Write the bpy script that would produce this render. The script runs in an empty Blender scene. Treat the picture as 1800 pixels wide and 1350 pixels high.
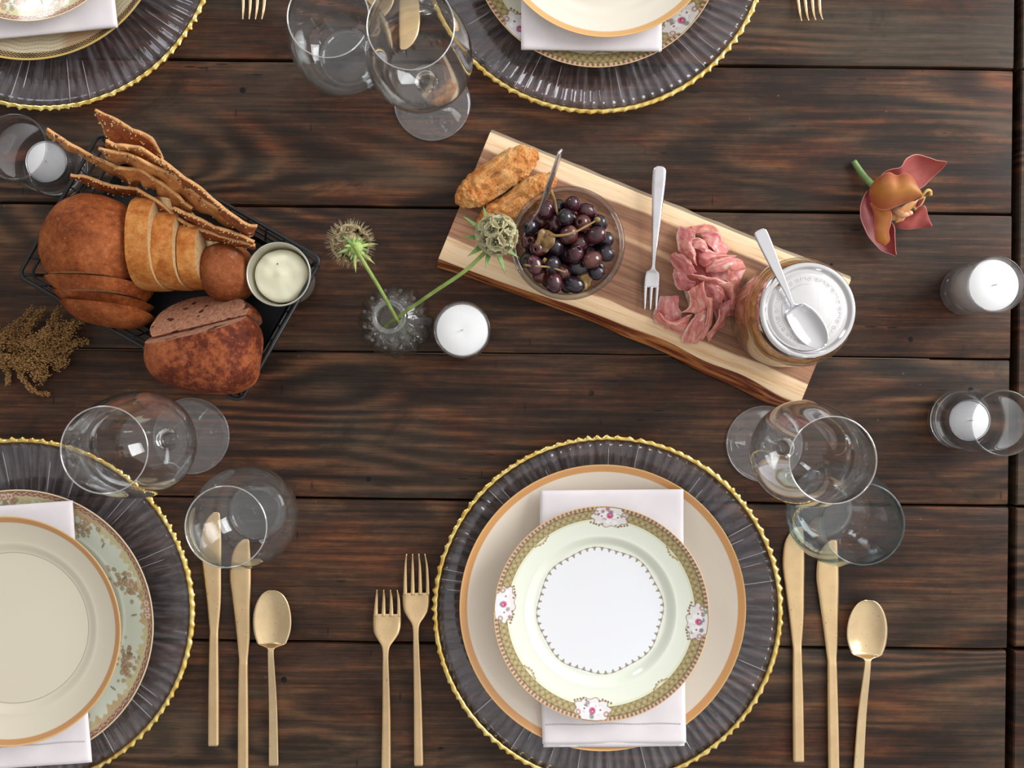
import bpy, bmesh, math, random
import numpy as np
from mathutils import Vector, Matrix, Euler, noise
C = bpy.context.scene
COL = C.collection
R = math.radians
PI = math.pi
random.seed(7)
rng = np.random.default_rng(7)

# ------------------------------------------------------------------ camera, light, exposure
T = 0.75            # height of the table top above the floor
H = 0.88            # camera above the table top
S = 0.000535        # metres on the table top per photograph pixel
cam = bpy.data.cameras.new('camera')
co = bpy.data.objects.new('camera', cam); COL.objects.link(co)
co.location = (0, 0, T + H)
cam.sensor_width = 36
cam.lens = 36 * H / (1800 * S)
cam.clip_start = 0.01
C.camera = co
C.view_settings.view_transform = 'Standard'
C.view_settings.look = 'None'
C.view_settings.exposure = 0.0
C.view_settings.gamma = 1.0
C.view_settings.use_curve_mapping = False

def s2l(c):
    return tuple((x/12.92 if x <= .04045 else ((x+.055)/1.055)**2.4) for x in c)
def rgb(r, g, b):
    return s2l((r/255, g/255, b/255))

w = bpy.data.worlds.new('room_light'); C.world = w; w.use_nodes = True
wt = w.node_tree; wt.nodes.clear()
def wn(t, **k):
    n = wt.nodes.new(t)
    for a, b in k.items(): setattr(n, a, b)
    return n
tc = wn('ShaderNodeTexCoord'); dt = wn('ShaderNodeVectorMath', operation='DOT_PRODUCT')
dt.inputs[1].default_value = (0.80, 0.25, 0.55)
mr = wn('ShaderNodeMapRange'); mr.interpolation_type = 'SMOOTHSTEP'
mr.inputs[1].default_value = -0.1; mr.inputs[2].default_value = 1.0
mr.inputs[3].default_value = 0.44; mr.inputs[4].default_value = 1.02
bgn = wn('ShaderNodeBackground'); bgn.inputs[0].default_value = (1.0, 0.975, 0.95, 1)
wo = wn('ShaderNodeOutputWorld')
wt.links.new(tc.outputs['Generated'], dt.inputs[0]); wt.links.new(dt.outputs['Value'], mr.inputs[0])
wt.links.new(mr.outputs[0], bgn.inputs[1]); wt.links.new(bgn.outputs[0], wo.inputs[0])

def area_light(name, loc, size, power, color=(1, 1, 1), target=(0, 0, T)):
    l = bpy.data.lights.new(name, 'AREA'); l.shape = 'RECTANGLE'
    l.size, l.size_y = size; l.energy = power; l.color = color
    o = bpy.data.objects.new(name, l); COL.objects.link(o); o.location = loc
    d = Vector(target) - Vector(loc)
    o.rotation_euler = d.to_track_quat('-Z', 'Y').to_euler()
    return o
area_light('window_daylight', (2.5, 1.05, T + 1.35), (1.7, 1.5), 84, (0.97, 0.985, 1.0))
area_light('added_highlight_light', (-1.6, 2.2, T + 1.3), (0.5, 1.1), 12, (0.9, 0.95, 1.0))  # added lamp for highlights on the glasses, no window known there

# ------------------------------------------------------------------ pixel -> place
def W(px, py, h=0.0):
    k = S * (H - h) / H
    return Vector(((px - 900) * k, -(py - 675) * k, T + h))
def K(h):            # metres per photo pixel at height h
    return S * (H - h) / H

# ------------------------------------------------------------------ node helpers
class M:
    def __init__(s, name):
        s.m = bpy.data.materials.new(name); s.m.use_nodes = True
        s.t = s.m.node_tree; s.t.nodes.clear()
        s.o = s.t.nodes.new('ShaderNodeOutputMaterial')
    def n(s, typ, ins=None, **k):
        n = s.t.nodes.new(typ)
        for a, b in k.items(): setattr(n, a, b)
        for a, b in (ins or {}).items(): s.put(n.inputs[a], b)
        return n
    def put(s, sock, v):
        if isinstance(v, X): v = v.s
        if isinstance(v, bpy.types.NodeSocket): s.t.links.new(v, sock)
        else:
            if sock.type == 'RGBA' and len(v) == 3: v = (*v, 1)
            sock.default_value = v
    def math(s, op, *a):
        n = s.t.nodes.new('ShaderNodeMath'); n.operation = op
        for i, v in enumerate(a): s.put(n.inputs[i], v)
        return X(n.outputs[0], s)
    def coord(s, kind='Object'):
        return s.n('ShaderNodeTexCoord').outputs[kind]
    def mapping(s, v, scale=(1, 1, 1), loc=(0, 0, 0), rot=(0, 0, 0)):
        return s.n('ShaderNodeMapping', {'Vector': v, 'Scale': scale, 'Location': loc, 'Rotation': rot}).outputs[0]
    def noise(s, v, scale, detail=4, rough=.5, dist=0, out='Fac'):
        n = s.n('ShaderNodeTexNoise', {'Vector': v, 'Scale': scale, 'Detail': detail, 'Roughness': rough, 'Distortion': dist})
        return X(n.outputs[out], s)
    def voronoi(s, v, scale, out='Distance', feature='F1', rnd=1.0):
        n = s.n('ShaderNodeTexVoronoi', {'Vector': v, 'Scale': scale, 'Randomness': rnd}, feature=feature)
        return X(n.outputs[out], s)
    def ramp(s, f, stops, interp='LINEAR'):
        n = s.t.nodes.new('ShaderNodeValToRGB'); s.put(n.inputs[0], f)
        cr = n.color_ramp; cr.interpolation = interp
        while len(cr.elements) > 1: cr.elements.remove(cr.elements[-1])
        for i, (p, c) in enumerate(stops):
            e = cr.elements[0] if i == 0 else cr.elements.new(p)
            e.position = p
            c = (c, c, c) if not hasattr(c, '__len__') else c
            e.color = (*c, 1)
        return n.outputs[0]
    def mix(s, f, a, b, blend='MIX'):
        n = s.t.nodes.new('ShaderNodeMix'); n.data_type = 'RGBA'; n.blend_type = blend
        s.put(n.inputs[0], f); s.put(n.inputs[6], a); s.put(n.inputs[7], b)
        return n.outputs[2]
    def xyz(s, v):
        n = s.n('ShaderNodeSeparateXYZ', {0: v}); return [X(n.outputs[i], s) for i in range(3)]
    def comb(s, x, y, z):
        return s.n('ShaderNodeCombineXYZ', {0: x, 1: y, 2: z}).outputs[0]
    def bump(s, h, strength=.3, dist=.001):
        return s.n('ShaderNodeBump', {'Height': h, 'Strength': strength, 'Distance': dist}).outputs[0]
    def pr(s, color, rough=.5, metal=0, normal=None, **k):
        ins = {'Base Color': color, 'Roughness': rough, 'Metallic': metal}
        if normal is not None: ins['Normal'] = normal
        for a, b in k.items(): ins[a.replace('_', ' ')] = b
        n = s.n('ShaderNodeBsdfPrincipled', ins)
        s.t.links.new(n.outputs[0], s.o.inputs[0])
        return s.m
class X:
    def __init__(s, sock, m): s.s = sock; s.m = m
    def __add__(a, b): return a.m.math('ADD', a, b)
    __radd__ = __add__
    def __mul__(a, b): return a.m.math('MULTIPLY', a, b)
    __rmul__ = __mul__
    def __sub__(a, b): return a.m.math('SUBTRACT', a, b)
    def __rsub__(a, b): return a.m.math('SUBTRACT', b, a)
    def __truediv__(a, b): return a.m.math('DIVIDE', a, b)
    def __pow__(a, b): return a.m.math('POWER', a, b)
    def sin(a): return a.m.math('SINE', a)
    def abs(a): return a.m.math('ABSOLUTE', a)
    def gt(a, b): return a.m.math('GREATER_THAN', a, b)
    def lt(a, b): return a.m.math('LESS_THAN', a, b)
    def ss(a, lo, hi, o0=0.0, o1=1.0):
        n = a.m.n('ShaderNodeMapRange', {0: a, 1: lo, 2: hi, 3: o0, 4: o1}); n.interpolation_type = 'SMOOTHSTEP'
        return X(n.outputs[0], a.m)

def simple(name, color, rough=.5, metal=0, **k):
    return M(name).pr(color, rough, metal, **k)
def noisy(name, stops, scale=60, rough=.6, bump=.3, bdist=.0006, detail=5, stretch=(1, 1, 1), bscale=None, **k):
    m = M(name); v = m.mapping(m.coord(), stretch)
    f = m.noise(v, scale, detail, .6)
    col = m.ramp(f, stops)
    b = m.bump(m.noise(v, bscale or scale*4, 4, .6), bump, bdist)
    return m.pr(col, rough, 0, b, **k)

# ---- glass
def thin_glass(name, tint=(.93, .96, .96), base=.045, edge=.8, power=3.5, rough=.02, haze=0.0, bump=None, tp=2.0):
    m = M(name)
    lw = X(m.n('ShaderNodeLayerWeight', {'Blend': .5}).outputs['Facing'], m)
    f = lw ** power * edge + base
    col = m.mix(lw ** tp, (.985, .985, .985), tint)
    tr = m.n('ShaderNodeBsdfTransparent', {'Color': col})
    ins = {'Color': (1, 1, 1), 'Roughness': rough}
    if bump: ins['Normal'] = bump(m)
    gl = m.n('ShaderNodeBsdfAnisotropic', ins)
    mx = m.n('ShaderNodeMixShader', {0: f, 1: tr.outputs[0], 2: gl.outputs[0]})
    out = mx.outputs[0]
    if haze > 0:
        df = m.n('ShaderNodeBsdfDiffuse', {'Color': (.85, .83, .85)})
        out = m.n('ShaderNodeMixShader', {0: haze, 1: out, 2: df.outputs[0]}).outputs[0]
    m.t.links.new(out, m.o.inputs[0])
    return m.m
def solid_glass(name, color=(1, 1, 1), rough=0.0):
    return M(name).pr(color, rough, 0, Transmission_Weight=1.0, IOR=1.48)

G_THIN = thin_glass('thin_clear_glass', base=.045, edge=1.0, power=3.0, haze=.005)
G_RIM = thin_glass('clear_glass_lip', (.8, .85, .85), base=.35, edge=.6, power=1.5)
G_FOOT = thin_glass('clear_glass_foot', (.85, .88, .9), base=.05, edge=.7, power=3, haze=.035)
G_BASE = thin_glass('clear_glass_base', (.8, .86, .86), base=.05, edge=.75, power=2.2, haze=.006)
G_SOLID = solid_glass('solid_clear_glass')
G_TEAL = thin_glass('teal_tinted_glass', (.42, .70, .76), base=.05, edge=.7, power=3, haze=.012, tp=3.4)
G_TEALRIM = thin_glass('teal_glass_lip', (.30, .60, .66), base=.06, edge=.35, power=1.5, tp=.8)
G_GREEN = thin_glass('pale_green_glass', (.66, .80, .79), base=.045, edge=.75, power=3, haze=.010, tp=5.0)
G_VOTIVE = thin_glass('smoky_clear_votive_glass', (.62, .65, .67), base=.05, edge=.7, power=2.6, haze=.012)
G_JAR = thin_glass('jar_glass', (.8, .84, .8), base=.04, edge=.7, power=3)
G_BOWL = thin_glass('bowl_glass', (.46, .43, .38), base=.04, edge=.5, power=3.0, haze=.004)
G_BOWLRIM = thin_glass('bowl_glass_lip', (.22, .19, .16), base=.03, edge=.45, power=3, tp=1.0)

# ------------------------------------------------------------------ mesh helpers
class MB:
    def __init__(s): s.v = []; s.f = []; s.mi = []; s.uv = {}
    def add(s, vs, fs, mi=0):
        o = len(s.v); s.v.extend([tuple(x) for x in vs])
        for f in fs: s.f.append(tuple(i+o for i in f)); s.mi.append(mi)
        return o
    def lathe(s, prof, seg=64, c=(0, 0, 0), mod=None, mi=0, closed=False):
        n = len(prof); vs = []; fs = []
        for i in range(seg):
            a = 2*PI*i/seg
            for (r, z) in prof:
                if mod: r, z = mod(r, z, a)
                vs.append((c[0]+r*math.cos(a), c[1]+r*math.sin(a), c[2]+z))
        for i in range(seg):
            j = (i+1) % seg
            for k in range(n if closed else n-1):
                k2 = (k+1) % n
                fs.append((i*n+k, j*n+k, j*n+k2, i*n+k2))
        s.add(vs, fs, mi); return s
    def tube(s, pts, rad, seg=8, mi=0, cap=True):
        pts = [Vector(p) for p in pts]; n = len(pts)
        if not hasattr(rad, '__len__'): rad = [rad]*n
        vs = []; fs = []; up = None
        for i, p in enumerate(pts):
            t = (pts[min(i+1, n-1)] - pts[max(i-1, 0)])
            if t.length < 1e-9: t = Vector((0, 0, 1))
            t.normalize()
            if up is None:
                up = t.orthogonal().normalized()
            up = (up - t*up.dot(t))
            if up.length < 1e-6: up = t.orthogonal()
            up.normalize(); b = t.cross(up)
            for k in range(seg):
                a = 2*PI*k/seg
                vs.append(p + (up*math.cos(a) + b*math.sin(a))*rad[i])
        for i in range(n-1):
            for k in range(seg):
                k2 = (k+1) % seg
                fs.append((i*seg+k, i*seg+k2, (i+1)*seg+k2, (i+1)*seg+k))
        if cap:
            fs.append(tuple(reversed(range(seg)))); fs.append(tuple((n-1)*seg+k for k in range(seg)))
        s.add(vs, fs, mi); return s
    def box(s, lo, hi, mi=0, ch=0.0):
        x0, y0, z0 = lo; x1, y1, z1 = hi; c = ch
        if c == 0:
            vs = [(x0,y0,z0),(x1,y0,z0),(x1,y1,z0),(x0,y1,z0),(x0,y0,z1),(x1,y0,z1),(x1,y1,z1),(x0,y1,z1)]
            fs = [(3,2,1,0),(4,5,6,7),(0,1,5,4),(1,2,6,5),(2,3,7,6),(3,0,4,7)]
        else:
            vs = [(x0,y0,z0),(x1,y0,z0),(x1,y1,z0),(x0,y1,z0),(x0,y0,z1-c),(x1,y0,z1-c),(x1,y1,z1-c),(x0,y1,z1-c),
                  (x0+c,y0+c,z1),(x1-c,y0+c,z1),(x1-c,y1-c,z1),(x0+c,y1-c,z1)]
            fs = [(3,2,1,0),(8,9,10,11),(0,1,5,4),(1,2,6,5),(2,3,7,6),(3,0,4,7),(4,5,9,8),(5,6,10,9),(6,7,11,10),(7,4,8,11)]
        s.add(vs, fs, mi); return s
    def grid(s, P, mi=0, uv=True):      # P: array [nu][nv] of points
        nu = len(P); nv = len(P[0]); vs = []; fs = []
        for i in range(nu):
            for j in range(nv): vs.append(P[i][j])
        for i in range(nu-1):
            for j in range(nv-1):
                fs.append((i*nv+j, (i+1)*nv+j, (i+1)*nv+j+1, i*nv+j+1))
        o = s.add(vs, fs, mi)
        for i in range(nu):
            for j in range(nv): s.uv[o+i*nv+j] = (i/(nu-1), j/(nv-1))
        return s
    def ball(s, c, r, sub=1, sc=(1, 1, 1), mi=0, rot=None):
        bm = bmesh.new(); bmesh.ops.create_icosphere(bm, subdivisions=sub, radius=1)
        vs = []
        for v in bm.verts:
            p = Vector((v.co.x*sc[0]*r, v.co.y*sc[1]*r, v.co.z*sc[2]*r))
            if rot: p = rot @ p
            vs.append(p + Vector(c))
        fs = [[v.index for v in f.verts] for f in bm.faces]; bm.free()
        s.add(vs, fs, mi); return s
    def build(s, name, mats, parent=None, smooth=True, sharp=None):
        me = bpy.data.meshes.new(name); me.from_pydata(s.v, [], s.f)
        if not isinstance(mats, (list, tuple)): mats = [mats]
        for m in mats: me.materials.append(m)
        me.polygons.foreach_set('material_index', s.mi)
        me.polygons.foreach_set('use_smooth', [smooth]*len(s.f))
        if s.uv:
            ul = me.uv_layers.new(name='UVMap')
            for lp in me.loops:
                ul.data[lp.index].uv = s.uv.get(lp.vertex_index, (0, 0))
        me.update()
        if sharp: me.set_sharp_from_angle(angle=R(sharp))
        o = bpy.data.objects.new(name, me); COL.objects.link(o)
        if parent is not None: o.parent = parent
        return o

def thing(name, label, cat, loc=(0, 0, T), rz=0, group=None):
    o = bpy.data.objects.new(name, None); COL.objects.link(o)
    o.empty_display_size = .01
    o.location = loc; o.rotation_euler = (0, 0, rz)
    tag(o, label, cat, group); return o
def tag(o, label, cat, group=None, kind=None):
    o['label'] = label; o['category'] = cat
    if group: o['group'] = group
    if kind: o['kind'] = kind
    return o
def copy_tree(o, parent=None):
    c = o.copy(); COL.objects.link(c)
    if parent is not None: c.parent = parent
    for ch in list(o.children): copy_tree(ch, c)
    return c
def mod_solid(o, th, off=0):
    m = o.modifiers.new('thick', 'SOLIDIFY'); m.thickness = th; m.offset = off; return o
def mod_sub(o, n=1):
    m = o.modifiers.new('sub', 'SUBSURF'); m.levels = n; m.render_levels = n; return o
def crom(pts, n):       # Catmull-Rom through n-d points, n samples
    P = np.array([tuple(p) for p in pts], float)
    if len(P) == 2: 
        t = np.linspace(0, 1, n)[:, None]; return P[0]*(1-t)+P[1]*t
    Q = np.vstack([2*P[0]-P[1], P, 2*P[-1]-P[-2]])
    d = np.r_[0, np.cumsum(np.linalg.norm(np.diff(P[:, :min(3, P.shape[1])], axis=0), axis=1)+1e-9)]
    ts = np.linspace(0, d[-1], n); out = []
    for t in ts:
        i = min(max(np.searchsorted(d, t, side='right')-1, 0), len(P)-2)
        u = (t-d[i])/(d[i+1]-d[i])
        a, b, c_, e = Q[i], Q[i+1], Q[i+2], Q[i+3]
        out.append(.5*((2*b)+(-a+c_)*u+(2*a-5*b+4*c_-e)*u*u+(-a+3*b-3*c_+e)*u**3))
    return np.array(out)
def wpts(pts, org=(0, 0, 0)):       # [(px,py,h)] -> local Vectors
    return [W(*p) - Vector(org) for p in pts]
# ------------------------------------------------------------------ materials: wood of the table
def table_wood():
    m = M('dark_stained_plank_wood')
    oc = m.coord(); oi = m.n('ShaderNodeObjectInfo'); rnd = X(oi.outputs['Random'], m)
    x, y, z = m.xyz(oc)
    sx = rnd*37.0; 
    # cathedral figure: contour lines of a slow stretched noise
    slow = m.noise(m.comb(x*1.25 + sx, y*7.0 + rnd*11.0, z*2 + rnd*5.0), 1.0, 1.6, .5, .3)
    wob = m.noise(m.comb(x*10 + sx, y*60, z*5), 1.0, 3, .6)
    rings = (slow*150.0 + wob*2.0).sin()*.5 + .5
    rmask = m.noise(m.comb(x*3.0 + sx, y*7 + 77.0, z), 1.0, 2, .5).ss(.42, .62)
    fine = m.noise(m.comb(x*7 + sx, y*210, z*30), 1.0, 5, .68)
    fib = m.noise(m.comb(x*30 + sx, y*900, z*30), 1.0, 3, .6)
    blot = m.noise(m.comb(x*5.0 + sx, y*17, z), 1.0, 5, .66, .5)
    blot2 = m.noise(m.comb(x*13 + sx, y*30 + 7.0, z), 1.0, 5, .68, .5)
    speck = m.noise(m.comb(x*90 + sx, y*140, z), 1.0, 4, .7)
    base = (rings-.5)*rmask*.22 + fine*.58 + blot*.50 + fib*.16 + speck*.14
    col = m.ramp(base.ss(.42, .98), [(0, rgb(25, 18, 14)), (.28, rgb(44, 30, 22)), (.55, rgb(66, 45, 32)), (.80, rgb(95, 64, 42)), (1, rgb(120, 85, 56))])
    # reddish and greyish patches, plank to plank
    red = m.mix(blot2.ss(.44, .62)*(.5 + rnd*.5), col, m.mix(1.0, col, (1.38, .93, .74), 'MULTIPLY'))
    grey = m.mix(m.noise(m.comb(x*3.3 + sx, y*9 + 31.0, z), 1.0, 3, .6, .4).ss(.46, .66)*(.30+rnd*.5), red, m.mix(base.ss(.4, .95), rgb(42, 35, 29), rgb(90, 78, 63)))
    dark = m.mix(m.noise(m.comb(x*8 + sx, y*18 + 57.0, z), 1.0, 5, .7, .7).ss(.54, .68)*.6, grey, rgb(32, 25, 20))
    # worm holes, dents and short cracks
    vd = m.voronoi(m.comb(x*24 + sx, y*24, 0.0), 1.0)
    msk = m.noise(m.comb(x*11 + sx, y*11 + 3.0, 0.0), 1.0, 2).ss(.52, .6)
    pit = vd.lt(.075)*msk
    vd2 = m.voronoi(m.comb(x*17 + sx + 5.0, y*120, 0.0), 1.0).lt(.10)*msk
    vd3 = m.voronoi(m.comb(x*60 + sx + 9.0, y*13, 0.0), 1.0).lt(.055)
    fl = m.voronoi(m.comb(x*55 + sx, y*55, 3.0), 1.0).lt(.055)*m.noise(oc, 9.0, 2).gt(.58)
    c2 = m.mix((pit + vd2*.7 + vd3*.55).ss(0, 1), dark, rgb(12, 9, 8))
    c3 = m.mix(fl*.45, c2, rgb(110, 96, 84))
    hgt = fine*.6 + rings*.25 + fib*.35 - pit*1.5 - vd2
    bp = m.bump(hgt, .35, .0007)
    ro = blot*.25 + .36 + speck*.08
    return m.pr(c3, ro, 0, bp, Specular_IOR_Level=.24)
WOOD = table_wood()
WOOD_END = WOOD
SHADE = simple('underframe_wood', rgb(40, 28, 22), .8)
FLOORM = noisy('floorboards', [(.3, rgb(70, 54, 42)), (.7, rgb(110, 88, 70))], 3, .5, .2, stretch=(1, 8, 1))

fb = MB(); fb.box((-2.2, -2.2, -.04), (2.2, 2.2, 0)); f = fb.build('floor', FLOORM, smooth=False); f['kind'] = 'structure'

# table, turned a hair against the frame as in the photo
ANG = -R(.66)
tb = thing('dining_table', 'dark stained rustic plank dining table under the whole meal', 'table', (0, 0, 0), ANG)
def tl(px, py):     # pixel -> table local
    p = W(px, py); c, s_ = math.cos(-ANG), math.sin(-ANG)
    return p.x*c-p.y*s_, p.x*s_+p.y*c
seams = [-650, -392, -136, 121, 377, 632, 890, 1143, 1400, 1655]
xr = tl(1777, 675)[0]
xl = -0.98
ys = [tl(1785, q)[1] for q in seams]
for i in range(len(ys)-1):
    top, bot = ys[i], ys[i+1]
    g = .0008 if i not in (3, 6) else .0011
    mb = MB()
    n = 60; prof = []
    h2 = (top-bot)/2 - g; cy = (top+bot)/2
    x0, x1 = xl - xr, 0.0 - (.0008 if i % 2 else .0002)
    # long plank with eased, slightly wandering edges
    P = []
    for k in range(n+1):
        xx = x0 + (x1-x0)*k/n
        e1 = .0005*noise.noise(Vector((xx*14, i*3.1, 0))); e2 = .0005*noise.noise(Vector((xx*14, i*3.1+9, 0)))
        ring = [(-h2+e1, -.032), (-h2+e1, -.0022), (-h2+.0007+e1, -.0006), (-h2+.0028, 0), (-h2*.5, .0), (0, .0), (h2*.5, 0), (h2-.0028, 0), (h2-.0007+e2, -.0006), (h2+e2, -.0022), (h2+e2, -.032)]
        dz = -.0018 if k in (0, n) else 0
        P.append([(xx, yy, zz+dz) for yy, zz in ring])
    mb.grid(P); mb.uv = {}
    m = 11; nn = (n+1)
    mb.f.append(tuple(range(m))); mb.mi.append(0)
    mb.f.append(tuple(reversed(range(n*m, n*m+m)))); mb.mi.append(0)
    for k in range(n): mb.f.append((k*m, k*m+m-1, (k+1)*m+m-1, (k+1)*m)); mb.mi.append(0)
    p = mb.build('plank', WOOD, tb, sharp=30)
    p.location = (xr, cy, T)
# boards beyond the wide dark gap
brk = [-650, 632, 1136, 1655]
for a, b in ((-650, 120), (122, 888), (893, 1137), (1145, 1655)):
    ya, yb = tl(1785, a)[1], tl(1785, b)[1]
    mb = MB(); mb.box((0, yb, -.032), (.12, ya, 0), ch=.0012)
    o = mb.build('end_board', WOOD, tb, smooth=False); o.location = (xr + .0065, 0, T)
mb = MB()  # unseen battens added beneath the planks to block light in the gaps
for xx in (-.8, -.3, .2, xr-.05): mb.box((xx, ys[-1]+.02, T-.06), (xx+.09, ys[0]-.02, T-.0325))
mb.box((xl+.02, ys[-1]+.02, T-.11), (xr+.10, ys[-1]+.05, T-.0325)); mb.box((xl+.02, ys[0]-.05, T-.11), (xr+.10, ys[0]-.02, T-.0325))
mb.build('light_block_battens', SHADE, tb, smooth=False)
for sx in (xl+.06, xr+.03):
    for sy in (ys[-1]+.07, ys[0]-.07):
        mb = MB(); mb.box((-.035, -.035, .0), (.035, .035, T-.061), ch=.002)
        o = mb.build('leg', SHADE, tb, smooth=False); o.location = (sx, sy, 0)

# ------------------------------------------------------------------ gold & metal
def brushed(name, col, col2, rough, str_=.12, spots=True):
    m = M(name); v = m.coord()
    a = m.noise(m.mapping(v, (900, 30, 900)), 1.0, 3, .6)
    b = m.noise(v, 45, 4, .6)
    c = m.mix(b.ss(.35, .7), col, col2)
    if spots:
        sp = m.noise(v, 420, 2, .5).ss(.70, .76)
        c = m.mix(sp*.6, c, rgb(120, 96, 70))
    return m.pr(c, a*.12 + rough, 1, m.bump(a, str_, .0002))
GOLD = brushed('brushed_champagne_gold', rgb(240, 208, 160), rgb(228, 196, 150), .26)
GOLD_SPOON = brushed('polished_champagne_gold', rgb(238, 212, 168), rgb(228, 200, 158), .17, .05)
STEEL = simple('polished_stainless_steel', rgb(225, 224, 228), .13, 1)
STEEL_SATIN = brushed('satin_stainless_steel', rgb(228, 226, 230), rgb(214, 212, 216), .22, .05, False)
GOLDRIM = None
def goldrim():
    m = M('gilded_glass_edge'); v = m.coord()
    c = m.mix(m.noise(v, 90, 3).ss(.4, .65), rgb(250, 224, 142), rgb(236, 196, 104))
    return m.pr(c, .20, 1, m.bump(m.noise(v, 500, 3), .25, .0004))
GOLDRIM = goldrim()
def charger_glass():
    m = M('ribbed_clear_charger_glass')
    lw = X(m.n('ShaderNodeLayerWeight', {'Blend': .5}).outputs['Facing'], m)
    x, y, z = m.xyz(m.coord())
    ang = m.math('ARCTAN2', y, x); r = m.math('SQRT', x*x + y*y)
    # uneven pale streaks painted as haze, imitating light on the pleats
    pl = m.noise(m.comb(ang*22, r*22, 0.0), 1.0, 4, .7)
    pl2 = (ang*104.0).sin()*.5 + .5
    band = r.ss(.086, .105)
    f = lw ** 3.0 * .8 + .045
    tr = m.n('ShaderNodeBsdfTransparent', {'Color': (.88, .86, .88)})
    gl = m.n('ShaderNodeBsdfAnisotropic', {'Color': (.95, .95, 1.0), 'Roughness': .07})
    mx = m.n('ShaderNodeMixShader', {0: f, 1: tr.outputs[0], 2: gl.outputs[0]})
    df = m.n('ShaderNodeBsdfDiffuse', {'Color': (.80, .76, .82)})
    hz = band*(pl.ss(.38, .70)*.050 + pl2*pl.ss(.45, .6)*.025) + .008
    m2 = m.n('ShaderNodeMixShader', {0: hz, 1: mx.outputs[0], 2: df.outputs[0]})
    m.t.links.new(m2.outputs[0], m.o.inputs[0]); return m.m
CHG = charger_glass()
RIB_GLINT = thin_glass('painted_rib_glint', (.9, .9, .92), base=.16, edge=.6, power=2, haze=.34, rough=.15)  # whitish haze painted in for glints on the rib crests

def charger(px, py, label, seed):
    c = W(px, py, 0)
    # centre measured on the rim, which stands 15 mm above the table
    cr = W(px, py, .015)
    t = thing('charger_plate', label, 'charger plate', (cr.x, cr.y, T), R(seed*17), 'glass charger plates with wavy gilded edges')
    NR = 104; seg = NR*8
    rg = random.Random(seed); deep = [rg.random() < .2 for _ in range(NR)]
    def zc(r):
        u = min(max((r-.092)/.07, 0), 1); return .0035 + .0115*u**1.25
    def wav(a):
        k = a/(2*PI)*NR; fr = k % 1; i = int(k) % NR
        tri = abs(fr*2-1)                      # sharp crest, round valley
        return tri**1.5, i
    def modf(r, z, a):
        w_, i = wav(a)
        amp = .0016*min(max((r-.100)/.012, 0), 1)*(1.5 if deep[i] else 1)
        top = z > zc(r) - .0005
        rr = r + (.0014*(w_-.5) if r > .1585 else 0)*(1+.3*math.sin(a*9+seed))
        return rr, z + (w_-.5)*amp*(1 if top else .15)
    rs = [.001, .03, .06, .085, .095, .100, .106, .112, .12, .13, .14, .15, .1565]
    prof = [(r, zc(r)) for r in rs] + [(r, zc(r)-.003) for r in reversed(rs)]
    b = MB(); b.lathe(prof, seg, mod=modf)
    # thin raised strips in pale haze, imitating reflected light along some ribs
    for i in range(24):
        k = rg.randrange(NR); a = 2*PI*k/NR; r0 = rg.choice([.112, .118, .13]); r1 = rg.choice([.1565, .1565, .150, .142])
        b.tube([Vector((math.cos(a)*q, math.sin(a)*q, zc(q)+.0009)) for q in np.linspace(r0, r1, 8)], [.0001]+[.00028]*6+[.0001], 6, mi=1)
    b.build('glass_body', [CHG, RIB_GLINT], t)
    prof = [(.1572, zc(.1572)-.003), (.1570, zc(.1570)+.0006), (.1578, .0158), (.1592, .0163), (.1604, .0161), (.1618, .0152), (.1625, .0135), (.159, .0115)]
    def modg(r, z, a):
        w_, i = wav(a + .01*math.sin(a*13+seed)); n = noise.noise(Vector((a*40, seed, 0)))
        s2 = .5+.5*math.sin(a*5+seed)
        return r + ((.0016*(w_-.5)*(.5+s2) + .0012*n)*(1 if r > .160 else .35) if r > .1585 else .0003*n), z + (w_-.5)*.0007*(1 if r > .158 else 0)
    g = MB(); g.lathe(prof, seg, mod=modg, closed=True); g.build('gold_rim', GOLDRIM, t)
    return t

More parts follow.
